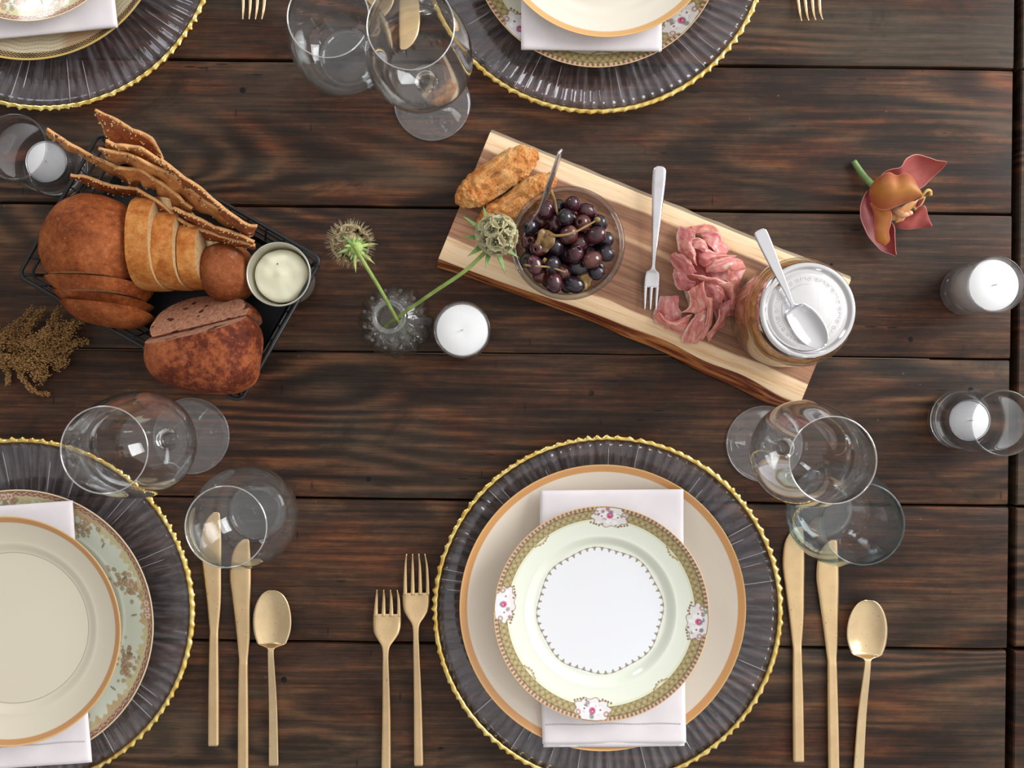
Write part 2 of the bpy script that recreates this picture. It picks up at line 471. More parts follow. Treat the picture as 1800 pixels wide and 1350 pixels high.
# ------------------------------------------------------------------ china with painted decoration on the glaze
china_mats = {}
def china(rough=.10, name='glazed_china'):
    if name in china_mats: return china_mats[name]
    m = M(name); a = m.n('ShaderNodeAttribute', attribute_name='glaze').outputs['Color']
    china_mats[name] = m.pr(a, rough, 0, None, Specular_IOR_Level=.5, Coat_Weight=.25, Coat_Roughness=.04)
    return china_mats[name]
def lin(c): return np.array(s2l(tuple(v/255 for v in c)))
def plate(name, label, cat, loc, Rr, zfun, cfun, rz=0, foot=.55, nseg=720, dr=.0005, dec=0.0, group=None, th=.003):
    t = thing(name, label, cat, loc, rz, group)
    rs = list(np.arange(.0012, max(dec, .0013), .003)) + list(np.arange(max(dec, .002), Rr-.0004, dr)) + [Rr-.0006, Rr-.0002, Rr]
    rs = np.array(sorted(set(round(r, 5) for r in rs)))
    th_a = np.linspace(0, 2*PI, nseg, endpoint=False)
    A, RR = np.meshgrid(th_a, rs, indexing='ij')
    Z = np.vectorize(zfun)(rs); Z[-1] -= .0007; Z[-2] -= .0002
    ZZ = np.broadcast_to(Z, RR.shape)
    top = np.stack([RR*np.cos(A), RR*np.sin(A), ZZ], -1).reshape(-1, 3)
    colr = cfun(RR, A).reshape(-1, 3)
    # underside: coarse rings down to a foot ring
    fr = Rr*foot
    us = [(Rr-.0005, zfun(Rr)-.0022), (Rr*.9, zfun(Rr*.9)-th), (Rr*.78, zfun(Rr*.78)-th), (fr+.004, zfun(fr)-th), (fr+.002, 0), (fr-.002, 0), (fr-.004, zfun(fr)-th), (.002, zfun(.002)-th)]
    us = [(r, max(z, 0)) for r, z in us]
    n = len(rs); m = len(us)
    U = np.array([[(r*math.cos(a), r*math.sin(a), z) for r, z in us] for a in th_a]).reshape(-1, 3)
    verts = np.vstack([top, U, [[0, 0, Z[0]]]])
    cols = np.vstack([colr, np.tile(lin((226, 222, 212)), (len(U), 1)), colr[:1]])
    faces = []
    off = nseg*n
    for i in range(nseg):
        j = (i+1) % nseg; a = i*n; b = j*n
        faces.extend((a+k, b+k, b+k+1, a+k+1) [::-1] for k in range(n-1))
        c_, d = off+i*m, off+j*m
        faces.extend((c_+k, d+k, d+k+1, c_+k+1)[::-1] for k in range(m-1))
        faces.append((a+n-1, c_, d, b+n-1)); faces.append((a, b, len(verts)-1))
    me = bpy.data.meshes.new('dish'); me.from_pydata(verts.tolist(), [], faces)
    bm = bmesh.new(); bm.from_mesh(me); bmesh.ops.recalc_face_normals(bm, faces=bm.faces); bm.to_mesh(me); bm.free()
    ca = me.color_attributes.new('glaze', 'FLOAT_COLOR', 'POINT')
    ca.data.foreach_set('color', np.c_[cols, np.ones(len(cols))].astype(np.float32).ravel())
    me.polygons.foreach_set('use_smooth', [True]*len(me.polygons)); me.materials.append(china())
    o = bpy.data.objects.new('dish', me); COL.objects.link(o); o.parent = t
    return t
def sm(x, a, b):
    u = np.clip((x-a)/(b-a), 0, 1); return u*u*(3-2*u)
def blend(c, mask, col):
    return c*(1-mask[..., None]) + np.array(col)*mask[..., None]
def blob(X_, Y_, x, y, r, soft=.25):
    d = np.hypot(X_-x, Y_-y)/r; return 1-sm(d, 1-soft, 1+soft)
def prof_plate(rw, Rr, z0, zr, lip=.35):
    # flat well to rw, steep shoulder, wide gently rising rim
    def f(r):
        sh = (zr-z0)*lip
        if r < rw: return z0
        w_ = Rr*.10
        if r < rw+w_:
            u = (r-rw)/w_; return z0 + sh*(u*u*(3-2*u))
        u = (r-rw-w_)/(Rr-rw-w_); return z0 + sh + (zr-z0-sh)*(u**1.25)
    return f

# gold banded cream plates
def cream_band(Rr, band, cream, gold, gold2, edge=.0012, rings=()):
    def f(r, a):
        c = np.zeros(r.shape+(3,)) + lin(cream)
        tex = .5+.5*np.sin(a*420)*np.sin(r*9000)
        g = lin(gold)*(1-tex[..., None]*.35) + lin(gold2)*tex[..., None]*.35
        m_ = sm(r, Rr-band-.0004, Rr-band+.0004)
        c = c*(1-m_[..., None]) + g*m_[..., None]
        c = blend(c, sm(r, Rr-.0018, Rr-.0010)*.8, lin((232, 186, 120)))
        for q, w_, col in rings: c = blend(c, 1-sm(np.abs(r-q), w_*.5, w_), lin(col))
        return c
    return f
# floral plate with olive lattice border and four rose medallions
def rose_border(Rr, inner_ring=True, pale=(236, 240, 224)):
    k = Rr/.0955
    def f(r, a):
        c = np.zeros(r.shape+(3,)) + lin((240, 241, 246))
        if inner_ring:
            c = blend(c, sm(r, .0562*k, .0572*k), lin(pale))
        else: c = np.zeros(r.shape+(3,)) + lin(pale)
        x, y = r*np.cos(a), r*np.sin(a)
        if inner_ring:   # ring of little bellflowers
            n = 52; t = (a/(2*PI)*n) % 1 - .5; arc = t*2*PI*r/n
            wob = .0009*np.sin(a*8)*k
            line = 1-sm(np.abs(r-.0562*k-wob), .0002, .0005)
            c = blend(c, line*.7, lin((196, 180, 130)))
            par = (np.floor(a/(2*PI)*n) % 2)*2-1
            c = blend(c, blob(arc, r, 0, .0562*k+wob-.0009, .0012)*.9, lin((134, 132, 100)))
            c = blend(c, blob(arc, r, 0, .0562*k+wob-.0024, .0006)*.9, lin((120, 112, 84)))
            c = blend(c, blob(np.abs(arc)-.0011, r, 0, .0562*k+wob, .0006)*.9, lin((160, 122, 98)))
            t2 = (a/(2*PI)*n*3) % 1 - .5
            c = blend(c, blob(t2*2*PI*r/n/3, r, 0, .0562*k+wob, .0004)*.9, lin((110, 92, 70)))
        b0 = .0838*k
        band = sm(r, b0-.0002, b0+.0002)
        lat = np.abs(np.sin(a*46 + (r-b0)*420/k))*np.abs(np.sin(a*46 - (r-b0)*420/k))
        fl = np.abs(np.sin(a*92))*sm(r, b0+.002, b0+.004)
        olive = lin((172, 156, 112))*np.ones(c.shape)
        olive = blend(olive, 1-sm(lat, .06, .22), lin((130, 112, 66)))
        olive = blend(olive, sm(lat, .75, .9)*.6, lin((204, 182, 140)))
        c = c*(1-band[..., None]) + olive*band[..., None]
        c = blend(c, (1-sm(np.abs(r-b0), .0002, .0006))*.9, lin((146, 134, 72)))
        c = blend(c, (1-sm(np.abs(r-b0+.0016), .0003, .0012))*.35, lin((212, 206, 140)))
        ed = sm(r, .0918*k, .0922*k)
        t3 = (a/(2*PI)*150) % 1
        bead = np.where((t3 < .5)[..., None], lin((214, 178, 150)), lin((126, 92, 76)))
        c = c*(1-ed[..., None]*.85) + bead*ed[..., None]*.85
        c = blend(c, 1-sm(np.abs(r-.0913*k), .0002, .0005), lin((112, 88, 62)))
        c = blend(c, sm(r, .0946*k, .0949*k), lin((224, 190, 142)))
        rg = random.Random(3)
        for q in range(4):
            a0 = q*PI/2 + PI/2
            da = (a-a0+PI) % (2*PI)-PI
            X_ = da*r; Y_ = r-.0865*k
            near = (np.abs(X_) < .03*k)
            # white ground with lobed outline
            ang = np.arctan2(Y_*1.5, X_); rad = np.hypot(X_/1.0, Y_*1.65)
            lob = (.0165+.0014*np.cos(ang*9))*k
            c = blend(c, (1-sm(rad, lob-.0004, lob+.0004))*near*(r < .0950*k), lin((150, 124, 92)))
            lob2 = lob-.0011*k
            c = blend(c, (1-sm(rad, lob2-.0004, lob2+.0004))*near*(r < .0945*k), lin((232, 226, 226)))
            for s_ in (-1, 1):
                for d_ in range(5):
                    c = blend(c, blob(X_, Y_, s_*(.006+d_*.0026)*k, (-.0088+abs(d_-1)*.0011)*k, .0010*k), lin((140, 114, 76)))
                c = blend(c, blob(X_, Y_, s_*.0125*k, .003*k, .0022*k), lin((150, 120, 108)))
                c = blend(c, blob(X_, Y_, s_*.0125*k, .003*k, .0013*k), lin((232, 206, 196)))
            for _ in range(26):
                bx, by = rg.gauss(0, .0052)*k, rg.gauss(0, .0026)*k
                col = rg.choice([(250, 248, 248), (238, 240, 240), (250, 248, 246), (196, 188, 194), (246, 244, 242), (140, 134, 142), (180, 128, 136), (150, 152, 136), (168, 158, 160)])
                c = blend(c, blob(X_, Y_, bx, by, rg.uniform(.0010, .0022)*k), lin(col))
            for bx, by, rr_, col in ((-.0035, .0005, .0028, (244, 242, 242)), (.0035, .0008, .0028, (244, 242, 242)), (0, -.003, .0026, (244, 242, 240)), (.0072, 0, .0022, (246, 242, 240)), (-.0072, -.0004, .0022, (246, 242, 240)),
                                    (.0072, -.0004, .0009, (176, 110, 130)), (-.0072, -.0006, .0009, (150, 110, 130)), (0, .0006, .0030, (128, 124, 150)), (0, 0, .0024, (214, 96, 140)), (.0004, .0002, .0013, (196, 30, 84)), (.0002, .0008, .0005, (250, 226, 232))):
                c = blend(c, blob(X_, Y_, bx*k, by*k, rr_*k, .18), lin(col))
            # scroll on the inner side of the band between medallions
            a1 = a0 + PI/4
            da = (a-a1+PI) % (2*PI)-PI; X_ = da*r; Y_ = r-.0826*k
            for bx, by, rr_ in ((-.0072, .0004, .0011), (-.0052, -.0004, .0009), (-.003, -.0014, .0013), (0, -.0021, .0012), (.003, -.0014, .0013), (.0052, -.0004, .0009), (.0072, .0004, .0011)):
                c = blend(c, blob(X_, Y_, bx*k, by*k, rr_*k), lin((164, 132, 84)))
                c = blend(c, blob(X_, Y_, bx*k, (by+.0006)*k, rr_*.55*k), lin((214, 200, 150)))
        return c
    return f
# pale green dinner plate with brown sprays and a rose brown chain edge
def spray_border(Rr, k=1.0, seed=1, ground=(228, 234, 218)):
    rg = random.Random(seed)
    sprays = []
    for q in range(9):
        a0 = q*2*PI/9 + .35; sprays.append((a0, [(rg.gauss(0, .0085), rg.gauss(0, .0055), rg.uniform(.0016, .0034), rg.choice([(178, 142, 112), (160, 124, 96), (192, 160, 132), (130, 124, 84), (172, 136, 104)])) for _ in range(60)]))
    def f(r, a):
        c = np.zeros(r.shape+(3,)) + lin(ground)
        Rk = Rr
        # yellow lace clouds along the edge
        cl = .0085*k + .003*k*np.sin(a*36)*np.sin(a*11+1) + .0018*k*np.sin(a*97)
        m_ = sm(r, Rk-.0045*k-cl-.0004, Rk-.0045*k-cl+.0014)
        c = blend(c, m_*.75, lin((216, 202, 146)))
        spk = sm(np.sin(a*260)*np.sin(r*5200+a*30), .35, .7)*m_
        c = blend(c, spk*.6, lin((178, 152, 100)))
        m2 = m_*sm(np.sin(a*7+.6), .2, .7)
        c = blend(c, m2*.5, lin((190, 146, 106)))
        e = sm(r, Rk-.0062*k, Rk-.0058*k)
        c = blend(c, e, lin((150, 104, 82)))
        ch = .5+.5*np.sin(a*150 + np.sin(r*2600)*2.2)
        c = blend(c, sm(ch, .5, .75)*e, lin((224, 190, 170)))
        c = blend(c, sm(np.sin(a*75+2)*np.sin(r*1900), .3, .6)*e*.8, lin((112, 72, 56)))
        for q in (0, PI/2, PI, 3*PI/2):
            da = (a-q-.12+PI) % (2*PI)-PI; X_ = da*r; Y_ = r-(Rk-.0062*k)
            for bx in (-.0056, 0, .0056):
                c = blend(c, blob(X_, Y_, bx*k, 0, .0038*k), lin((160, 118, 96)))
                for w_ in range(5):
                    c = blend(c, blob(X_, Y_, bx*k+.0021*k*math.cos(w_*1.256), .0021*k*math.sin(w_*1.256), .0013*k), lin((230, 202, 184)))
                c = blend(c, blob(X_, Y_, bx*k, 0, .0009*k), lin((182, 120, 100)))
        c = blend(c, sm(r, Rk-.0016*k, Rk-.0013*k), lin((232, 214, 180)))
        c = blend(c, 1-sm(np.abs(r-(Rk-.0018*k)), .0002, .0005), lin((150, 104, 60)))
        for a0, bl in sprays:
            da = (a-a0+PI) % (2*PI)-PI; X_ = da*r; Y_ = r-(Rk-.0225*k)
            for bx, by, rr_, col in bl:
                c = blend(c, blob(X_, Y_, bx*k, (by-bx*.35)*k, rr_*k*(.75+.35*0), .35)*.85, lin(col))
                c = blend(c, blob(X_, Y_, bx*k, (by-bx*.35)*k, rr_*k*.4, .35)*.5, lin((226, 198, 172)))
        for q in range(18):
            a0 = q*2*PI/18+.07; da = (a-a0+PI) % (2*PI)-PI; X_ = da*r; Y_ = r-(Rk-.0215*k)
            c = blend(c, (1-sm(np.abs(Y_-.0006*np.sin(X_*900)), .0003, .0008))*(np.abs(X_) < .0007)*.0 + blob(X_, Y_, 0, 0, .0012*k)*.9, lin((120, 116, 84)))
            c = blend(c, blob(X_, Y_, .0005, .0022*k, .0008*k), lin((96, 100, 68)))
            c = blend(c, blob(X_, Y_, -.0006, -.0022*k, .0008*k), lin((112, 110, 72)))
        return c
    return f
def black_lace(Rr):
    def f(r, a):
        c = np.zeros(r.shape+(3,)) + lin((216, 204, 176))
        c = blend(c, sm(np.sin(r*1500+np.sin(a*24)*1.5), .6, .9)*sm(r, Rr-.03, Rr-.02)*.6, lin((160, 140, 112)))
        m_ = sm(np.sin(a*5+.8), .35, .8)*sm(r, Rr-.026, Rr-.02)
        c = blend(c, m_*.7, lin((182, 140, 104)))
        sp = sm(np.sin(a*120)*np.sin(r*3000+a*9), .3, .7)*sm(r, Rr-.03, Rr-.022)
        c = blend(c, sp*.45, lin((150, 130, 92)))
        e = sm(r, Rr-.0078, Rr-.0073)
        c = blend(c, e, lin((52, 38, 28)))
        d = sm(np.sin(a*230)*np.sin((r-Rr)*2500), .15, .4)*e
        c = blend(c, d, lin((190, 158, 104)))
        c = blend(c, sm(r, Rr-.0022, Rr-.0018), lin((214, 182, 104)))
        return c
    return f
# ------------------------------------------------------------------ linen napkins
def linen():
    m = M('white_linen'); v = m.coord()
    w1 = (m.xyz(v)[0]*5200.0).sin(); w2 = (m.xyz(v)[1]*5200.0).sin()
    h = w1*w2*.25 + m.noise(v, 900, 2)*.6
    return m.pr(m.mix(m.noise(v, 30, 3).ss(.3, .7), rgb(240, 233, 236), rgb(232, 225, 229)), .85, 0, m.bump(h, .12, .0002), Sheen_Weight=.2)
LINEN = linen()
HOLE = simple('drawn_thread_shadow_gaps', rgb(176, 168, 170), .9)
def napkin(label, cpx, cpy, z, wx, wy, rz, hem_y, lower=(0, 0, 0), group='folded white napkins', fold_right=False, dip=.003):
    c = W(cpx, cpy, z)
    t = thing('napkin', label, 'napkin', (c.x, c.y, T+z), rz, group)
    def sheet(x0, x1, y0, y1, zz, th, seed, tap=0):
        b = MB(); nx, ny = 40, 70; top = []; 
        for i in range(nx+1):
            row = []
            for j in range(ny+1):
                u, v = i/nx, j/ny
                ex = min(u, 1-u)*(x1-x0); ey = min(v, 1-v)*(y1-y0)
                rnd = th*.5*(1-min(ex/.0016, 1))**2 + th*.5*(1-min(ey/.0016, 1))**2
                x = x0+(x1-x0)*u; y = y0+(y1-y0)*v
                x += .0012*noise.noise(Vector((y*18, seed, 0))) * (1 if u in (0, 1) else abs(2*u-1))
                n = .0007*noise.noise(Vector((x*35, y*22, seed)))+.0006*math.sin(x*60+seed)*math.cos(y*25)
                n -= dip*(1-(2*v-1)**2)*.0
                row.append((x + tap*(v-.5), y, zz+th-rnd+n))
            top.append(row)
        b.grid(top); b.uv = {}
        k = len(b.v); bot = [(p[0], p[1], zz + (p[2]-zz)*.12) for p in b.v]
        b.v.extend(bot); fs = list(b.f)
        for f_ in fs: b.f.append(tuple(i+k for i in reversed(f_))); b.mi.append(0)
        m_ = ny+1
        for i in range(nx): 
            for j in (0, ny):
                q = (i*m_+j, (i+1)*m_+j, (i+1)*m_+j+k, i*m_+j+k); b.f.append(q if j else q[::-1]); b.mi.append(0)
        for j in range(ny):
            for i in (0, nx):
                q = (i*m_+j, i*m_+j+1, i*m_+j+1+k, i*m_+j+k); b.f.append(q[::-1] if i else q); b.mi.append(0)
        return b
    hx, hy = wx/2, wy/2
    s1 = sheet(-hx, hx, -hy, hy, .0013, .0016, 1.3); 
    s2 = sheet(-hx+lower[0], hx-.001, -hy-lower[1], hy-.001, 0, .0014, 4.1)
    top = s1.build('top_fold', LINEN, t); s2.build('under_fold', LINEN, t)
    if hem_y is not None:
        h = MB(); n = int((wx-.006)/.0015)
        for i in range(n):
            x = -hx+.003+i*.0015; y = hem_y+.0004*math.sin(i*.2)
            zz = .0013+.0016+.0007*noise.noise(Vector((x*35, y*22, 1.3)))+.0006*math.sin(x*60+1.3)*math.cos(y*25)+.00008
            h.box((x, y-.0007, zz), (x+.0006, y+.0007, zz+.0001))
        h.build('hemstitch', HOLE, top)
    return t

# ------------------------------------------------------------------ the four place settings
Z_CH = .0038
def ctr(px, py, h): p = W(px, py, h); return (p.x, p.y)
# A: bottom middle
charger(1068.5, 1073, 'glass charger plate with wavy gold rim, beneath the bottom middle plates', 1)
x, y = ctr(1059.5, 1068.5, .028)
plate('dinner_plate', 'cream dinner plate with orange gold band, under the rose medallion plate at bottom middle', 'plate', (x, y, T+Z_CH+.0005), .1305,
      prof_plate(.082, .1305, .004, .0245, .30), cream_band(.1305, .0068, (238, 226, 210), (216, 156, 98), (232, 182, 124)), dec=.118, foot=.55, nseg=540)
napkin('folded white napkin under the rose medallion plate, hemstitched end at the bottom', 1077, 1083, .0295, .1302, .2300, R(.5), -.0970, (.001, .0035, 0), dip=0)
x, y = ctr(1056.5, 1077.5, .046)
plate('salad_plate', 'small china plate with olive lattice border, four rose medallions and white centre', 'plate', (x, y, T+.0330), .0958,
      prof_plate(.0590, .0958, .004, .0165, .42), rose_border(.0958), rz=-R(5.2), dec=.050, foot=.55, nseg=900, dr=.00035)
# B: bottom left
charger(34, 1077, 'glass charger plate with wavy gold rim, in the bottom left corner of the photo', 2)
x, y = ctr(30, 1100, .028)
plate('dinner_plate', 'pale green dinner plate with brown flower sprays, under the bottom left napkin', 'plate', (x, y, T+Z_CH+.0005), .1240,
      prof_plate(.080, .1240, .004, .0235, .30), spray_border(.1240), rz=R(0), dec=.078, foot=.55, nseg=900)
napkin('folded white napkin on the pale green dinner plate at bottom left', 20, 1118, .0288, .1310, .2380, R(4.2), -.0990, (.001, .0, 0))
x, y = ctr(12, 1109, .046)
plate('salad_plate', 'cream plate with gold band and thin inner line, topmost at bottom left', 'plate', (x, y, T+.0322), .1025,
      prof_plate(.0680, .1025, .003, .0165, .30), cream_band(.1025, .0058, (216, 207, 186), (190, 138, 88), (208, 160, 106), rings=((.0680, .0005, (150, 138, 116)),)), dec=.064, foot=.55, nseg=540)
# C: top middle
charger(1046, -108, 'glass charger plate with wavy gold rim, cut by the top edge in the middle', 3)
x, y = ctr(1050, -104, .028)
plate('dinner_plate', 'china plate with olive lattice and rose clusters, under the top middle napkin', 'plate', (x, y, T+Z_CH+.0005), .1150,
      prof_plate(.074, .1150, .004, .0235, .30), rose_border(.1150, False, (232, 232, 214)), rz=R(48), dec=.080, foot=.55, nseg=900)
napkin('folded white napkin between two plates at the top middle', 1042, -126, .0288, .1275, .2230, R(-.8), None, (.0, .0, 0))
x, y = ctr(1066, -134, .046)
plate('salad_plate', 'plain cream plate with a broad gold band, topmost of the top middle stack', 'plate', (x, y, T+.0322), .1020,
      prof_plate(.0700, .1020, .003, .0165, .30), cream_band(.1020, .0062, (228, 220, 204), (214, 164, 104), (232, 186, 128)), dec=.090, foot=.55, nseg=540)
# D: top left
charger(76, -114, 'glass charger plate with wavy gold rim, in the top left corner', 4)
x, y = ctr(46, -138, .028)
plate('dinner_plate', 'cream dinner plate with black and gold lace rim in the top left corner', 'plate', (x, y, T+Z_CH+.0005), .1260,
      prof_plate(.078, .1260, .004, .0235, .30), black_lace(.1260), dec=.086, foot=.55, nseg=900)
napkin('folded white napkin in the top left corner, on the black lace rimmed plate', 58, -143, .0288, .1360, .2120, R(5.5), None, (.0, .0, 0))
x, y = ctr(46, -140, .046)
plate('salad_plate', 'pale green plate with rose brown chain edge, topmost in the top left corner', 'plate', (x, y, T+.0322), .0905,
      prof_plate(.056, .0905, .003, .0155, .30), spray_border(.0905, .9, 5, (218, 224, 204)), rz=R(-85), dec=.052, foot=.55, nseg=800)

# ------------------------------------------------------------------ cutlery
def strip(mb, st, n=70, cols=9, dipf=None, crown=.0):
    """st: (y, xl, xr, z, th, dip). A bar of changing width; dip hollows the top."""
    P = crom(st, n); vs = []; fs = []; m = cols*2
    for (y, xl, xr_, z, th, dip) in P:
        tt = np.linspace(0, 1, cols)
        ring = []
        for t in tt:
            e = 1-(2*t-1)**2
            x = xl+(xr_-xl)*t
            zz = z - dip*e + crown*e
            edge = .38 if t in (0, 1) else 0
            ring.append((x, y, zz+th*(1-edge)))
        for t in tt[::-1]:
            e = 1-(2*t-1)**2
            x = xl+(xr_-xl)*t
            edge = .38 if t in (0, 1) else 0
            ring.append((x, y, zz0(z, dip, e, crown)+th*edge))
        vs.extend(ring)
    N = len(P)
    for i in range(N-1):
        for k in range(m):
            k2 = (k+1) % m
            fs.append((i*m+k, i*m+k2, (i+1)*m+k2, (i+1)*m+k))
    for b in (0, N-1):
        for k in range(cols-1):
            q = (b*m+k, b*m+k+1, b*m+m-2-k, b*m+m-1-k)
            fs.append(q if b == 0 else q[::-1])
    mb.add(vs, [f_[::-1] for f_ in fs])
def zz0(z, dip, e, crown): return z - dip*e + crown*e

def fix(o):
    bm = bmesh.new(); bm.from_mesh(o.data); bmesh.ops.recalc_face_normals(bm, faces=bm.faces); bm.to_mesh(o.data); bm.free(); return o
# local frame: origin at the neck end of the head, head towards +y, handle towards -y (metres)
def fork_mesh(L_head, w, tine, L_handle, wh, tip_w=.83, thin=False, slot_mid=0):
    mb = MB(); root = L_head - tine
    r_ = w/2
    strip(mb, [(-L_handle, -wh*.5, wh*.5, .0005, .0034, 0), (-L_handle*.5, -wh*.42, wh*.42, .003, .0030, 0), (-L_handle*.15, -wh*.33, wh*.33, .0105, .0027, 0), (-.004, -wh*.30, wh*.30, .0125, .0024, 0),
               (.004, -wh*.42, wh*.42, .0118, .0022, 0), (.010, -r_*.62, r_*.62, .0095, .002, .0004), (.016, -r_*.90, r_*.90, .0072, .0019, .0008), (root*.8, -r_, r_, .0045, .0018, .0010), (root+.0012, -r_*.985, r_*.985, .0038, .0017, .0008)], 90)
    n = 4
    gap = w*.085; tw = (w - gap*(n-1)*1.35)/n
    for i in range(n):
        a = -r_*.985 + i*(w*.985-tw)/(n-1)
        cx0 = a+tw/2; cx1 = cx0*tip_w
        e0 = root + (slot_mid if i in (1, 2) else 0)
        strip(mb, [(root-.001, cx0-tw/2, cx0+tw/2, .0038, .0016, 0), (root+tine*.3, cx0*.985-tw*.42, cx0*.985+tw*.42, .0030, .0015, 0), (root+tine*.7, cx0*.93-tw*.30, cx0*.93+tw*.30, .0042, .0013, 0), (L_head, cx1-tw*.13, cx1+tw*.13, .0085, .0009, 0)], 24, 5)
    return mb
def spoon_mesh(L_bowl, w, L_handle, wh, depth=.0055):
    mb = MB(); r_ = w/2; st = []
    st += [(-L_handle, -wh*.5, wh*.5, .0003, .0032, 0), (-L_handle*.5, -wh*.42, wh*.42, .003, .0030, 0), (-L_handle*.15, -wh*.33, wh*.33, .0095, .0026, 0), (-.005, -wh*.30, wh*.30, .0115, .0022, 0), (.0, -wh*.40, wh*.40, .0110, .0018, .0001)]
    for u in (.06, .12, .2, .3, .42, .55, .68, .8, .9, .96, .99):
        ww = r_*math.sqrt(max(0, 1-((u-.44)/(.56 if u > .44 else .52))**2))**.92
        st.append((L_bowl*u, -ww, ww, .0098-.0022*min(u*3, 1), .0014, depth*(ww/r_)**1.4))
    strip(mb, st, 110, 17)
    return mb
def knife_mesh(L_blade, w, L_handle, wh, hx=0.0, tipx=.25):
    # blade: straight back on the right (+x), belly on the left
    mb = MB(); b = wh/2
    xr_ = b + .001
    strip(mb, [(-L_handle, -b*1.0+hx, b+hx, 0, .0052, 0), (-L_handle*.5, -b*.97+hx*.5, b*.97+hx*.5, 0, .0050, 0), (-.012, -b*.86, b*.86, .0002, .0042, 0), (-.002, -b*.80, b*.80, .0006, .0030, 0),
               (.004, -b*.90, b*.86, .0008, .0022, 0), (L_blade*.25, xr_-.6*w-.002, xr_, .0009, .0018, 0), (L_blade*.5, xr_-w*.88, xr_+.0002, .0009, .0017, 0), (L_blade*.68, xr_-w, xr_+.0004, .0009, .0016, 0),
               (L_blade*.84, xr_-w*.93, xr_, .0009, .0015, 0), (L_blade*.93, xr_-w*.72, xr_-.0006, .0009, .0014, 0), (L_blade*.975, xr_-w*.50, xr_-.001, .0009, .0013, 0), (L_blade*.997, xr_-w*.34, xr_-w*.12, .0009, .0012, 0)], 120, 9)
    return mb
def cutlery(kind, label, px, py, rz, mesh, mat, group=None, cat=None, z=0.0, name=None):
    p = W(px, py, .004)
    o = mesh.build(name or kind, mat, None); fix(o)
    o.location = (p.x, p.y, T+.0002+z); o.rotation_euler = (0, 0, rz)
    tag(o, label, cat or kind.split('_')[-1], group); return o
k1 = S*.995
# left of the bottom middle setting
cutlery('salad_fork', 'short four-tined gold fork, the left one of the pair beside the bottom middle plates', 680.5, 1139, R(-.6), fork_mesh(104*k1, 50*k1, 46*k1, 228*k1, 18*k1, .86), GOLD)
cutlery('dinner_fork', 'long gold dinner fork touching the gilded charger rim at bottom middle', 733, 1100, R(.6), fork_mesh(128*k1, 49*k1, 72*k1, 247*k1, 17.5*k1, .80), GOLD)
# right of the bottom left setting
kn = dict(mat=GOLD, cat='knife')
cutlery('dinner_knife', 'gold knife nearest the bottom left plates, tip under the stemless glass', 375, 1109, R(0), knife_mesh(209*k1, 37*k1, 202*k1, 20.5*k1), **kn)
cutlery('dinner_knife', 'gold knife beside the spoon in the bottom left setting, running off the bottom edge', 427, 1159, R(0), knife_mesh(212*k1, 37*k1, 240*k1, 20.5*k1), **kn)
cutlery('spoon', 'gold spoon right of two knives in the bottom left setting', 480.5, 1135, R(0), spoon_mesh(100*k1, 67*k1, 212*k1, 18*k1), GOLD_SPOON)
# right of the bottom middle setting
cutlery('dinner_knife', 'pale gold knife beside the bottom middle charger, whole handle in view', 1402, 1137, R(-.2), knife_mesh(211*k1, 39*k1, 202*k1, 21*k1, .0015), **kn)
cutlery('dinner_knife', 'pale gold spotted knife beside the bottom right spoon, handle cut by the edge', 1463.5, 1160, R(.3), knife_mesh(211*k1, 39*k1, 240*k1, 21*k1, .001), **kn)
cutlery('spoon', 'gold spoon at the far right of the bottom cutlery, handle leaning slightly left', 1519, 1154, R(-2.6), spoon_mesh(102*k1, 71*k1, 212*k1, 19*k1), GOLD_SPOON)
# top settings (turned round, tips towards us)
cutlery('dinner_fork', 'gold fork tines at the top edge, left of the stemless glass', 446, -82, R(180), fork_mesh(120*k1, 47*k1, 68*k1, 245*k1, 17.5*k1, .86), GOLD)
cutlery('dinner_fork', 'gold fork tines at the top edge, at the right beside the charger', 1416, -80, R(184), fork_mesh(120*k1, 47*k1, 68*k1, 245*k1, 17.5*k1, .95), GOLD)
cutlery('dinner_knife', 'gold knife blade seen through the upper wine glass, its rounded tip pointing down', 717, -122, R(178.5), knife_mesh(209*k1, 39*k1, 202*k1, 20.5*k1), **kn)
cutlery('dinner_knife', 'gold knife blade showing between the two glasses at the top edge', 671, -178, R(180), knife_mesh(209*k1, 37*k1, 202*k1, 20.5*k1), **kn)
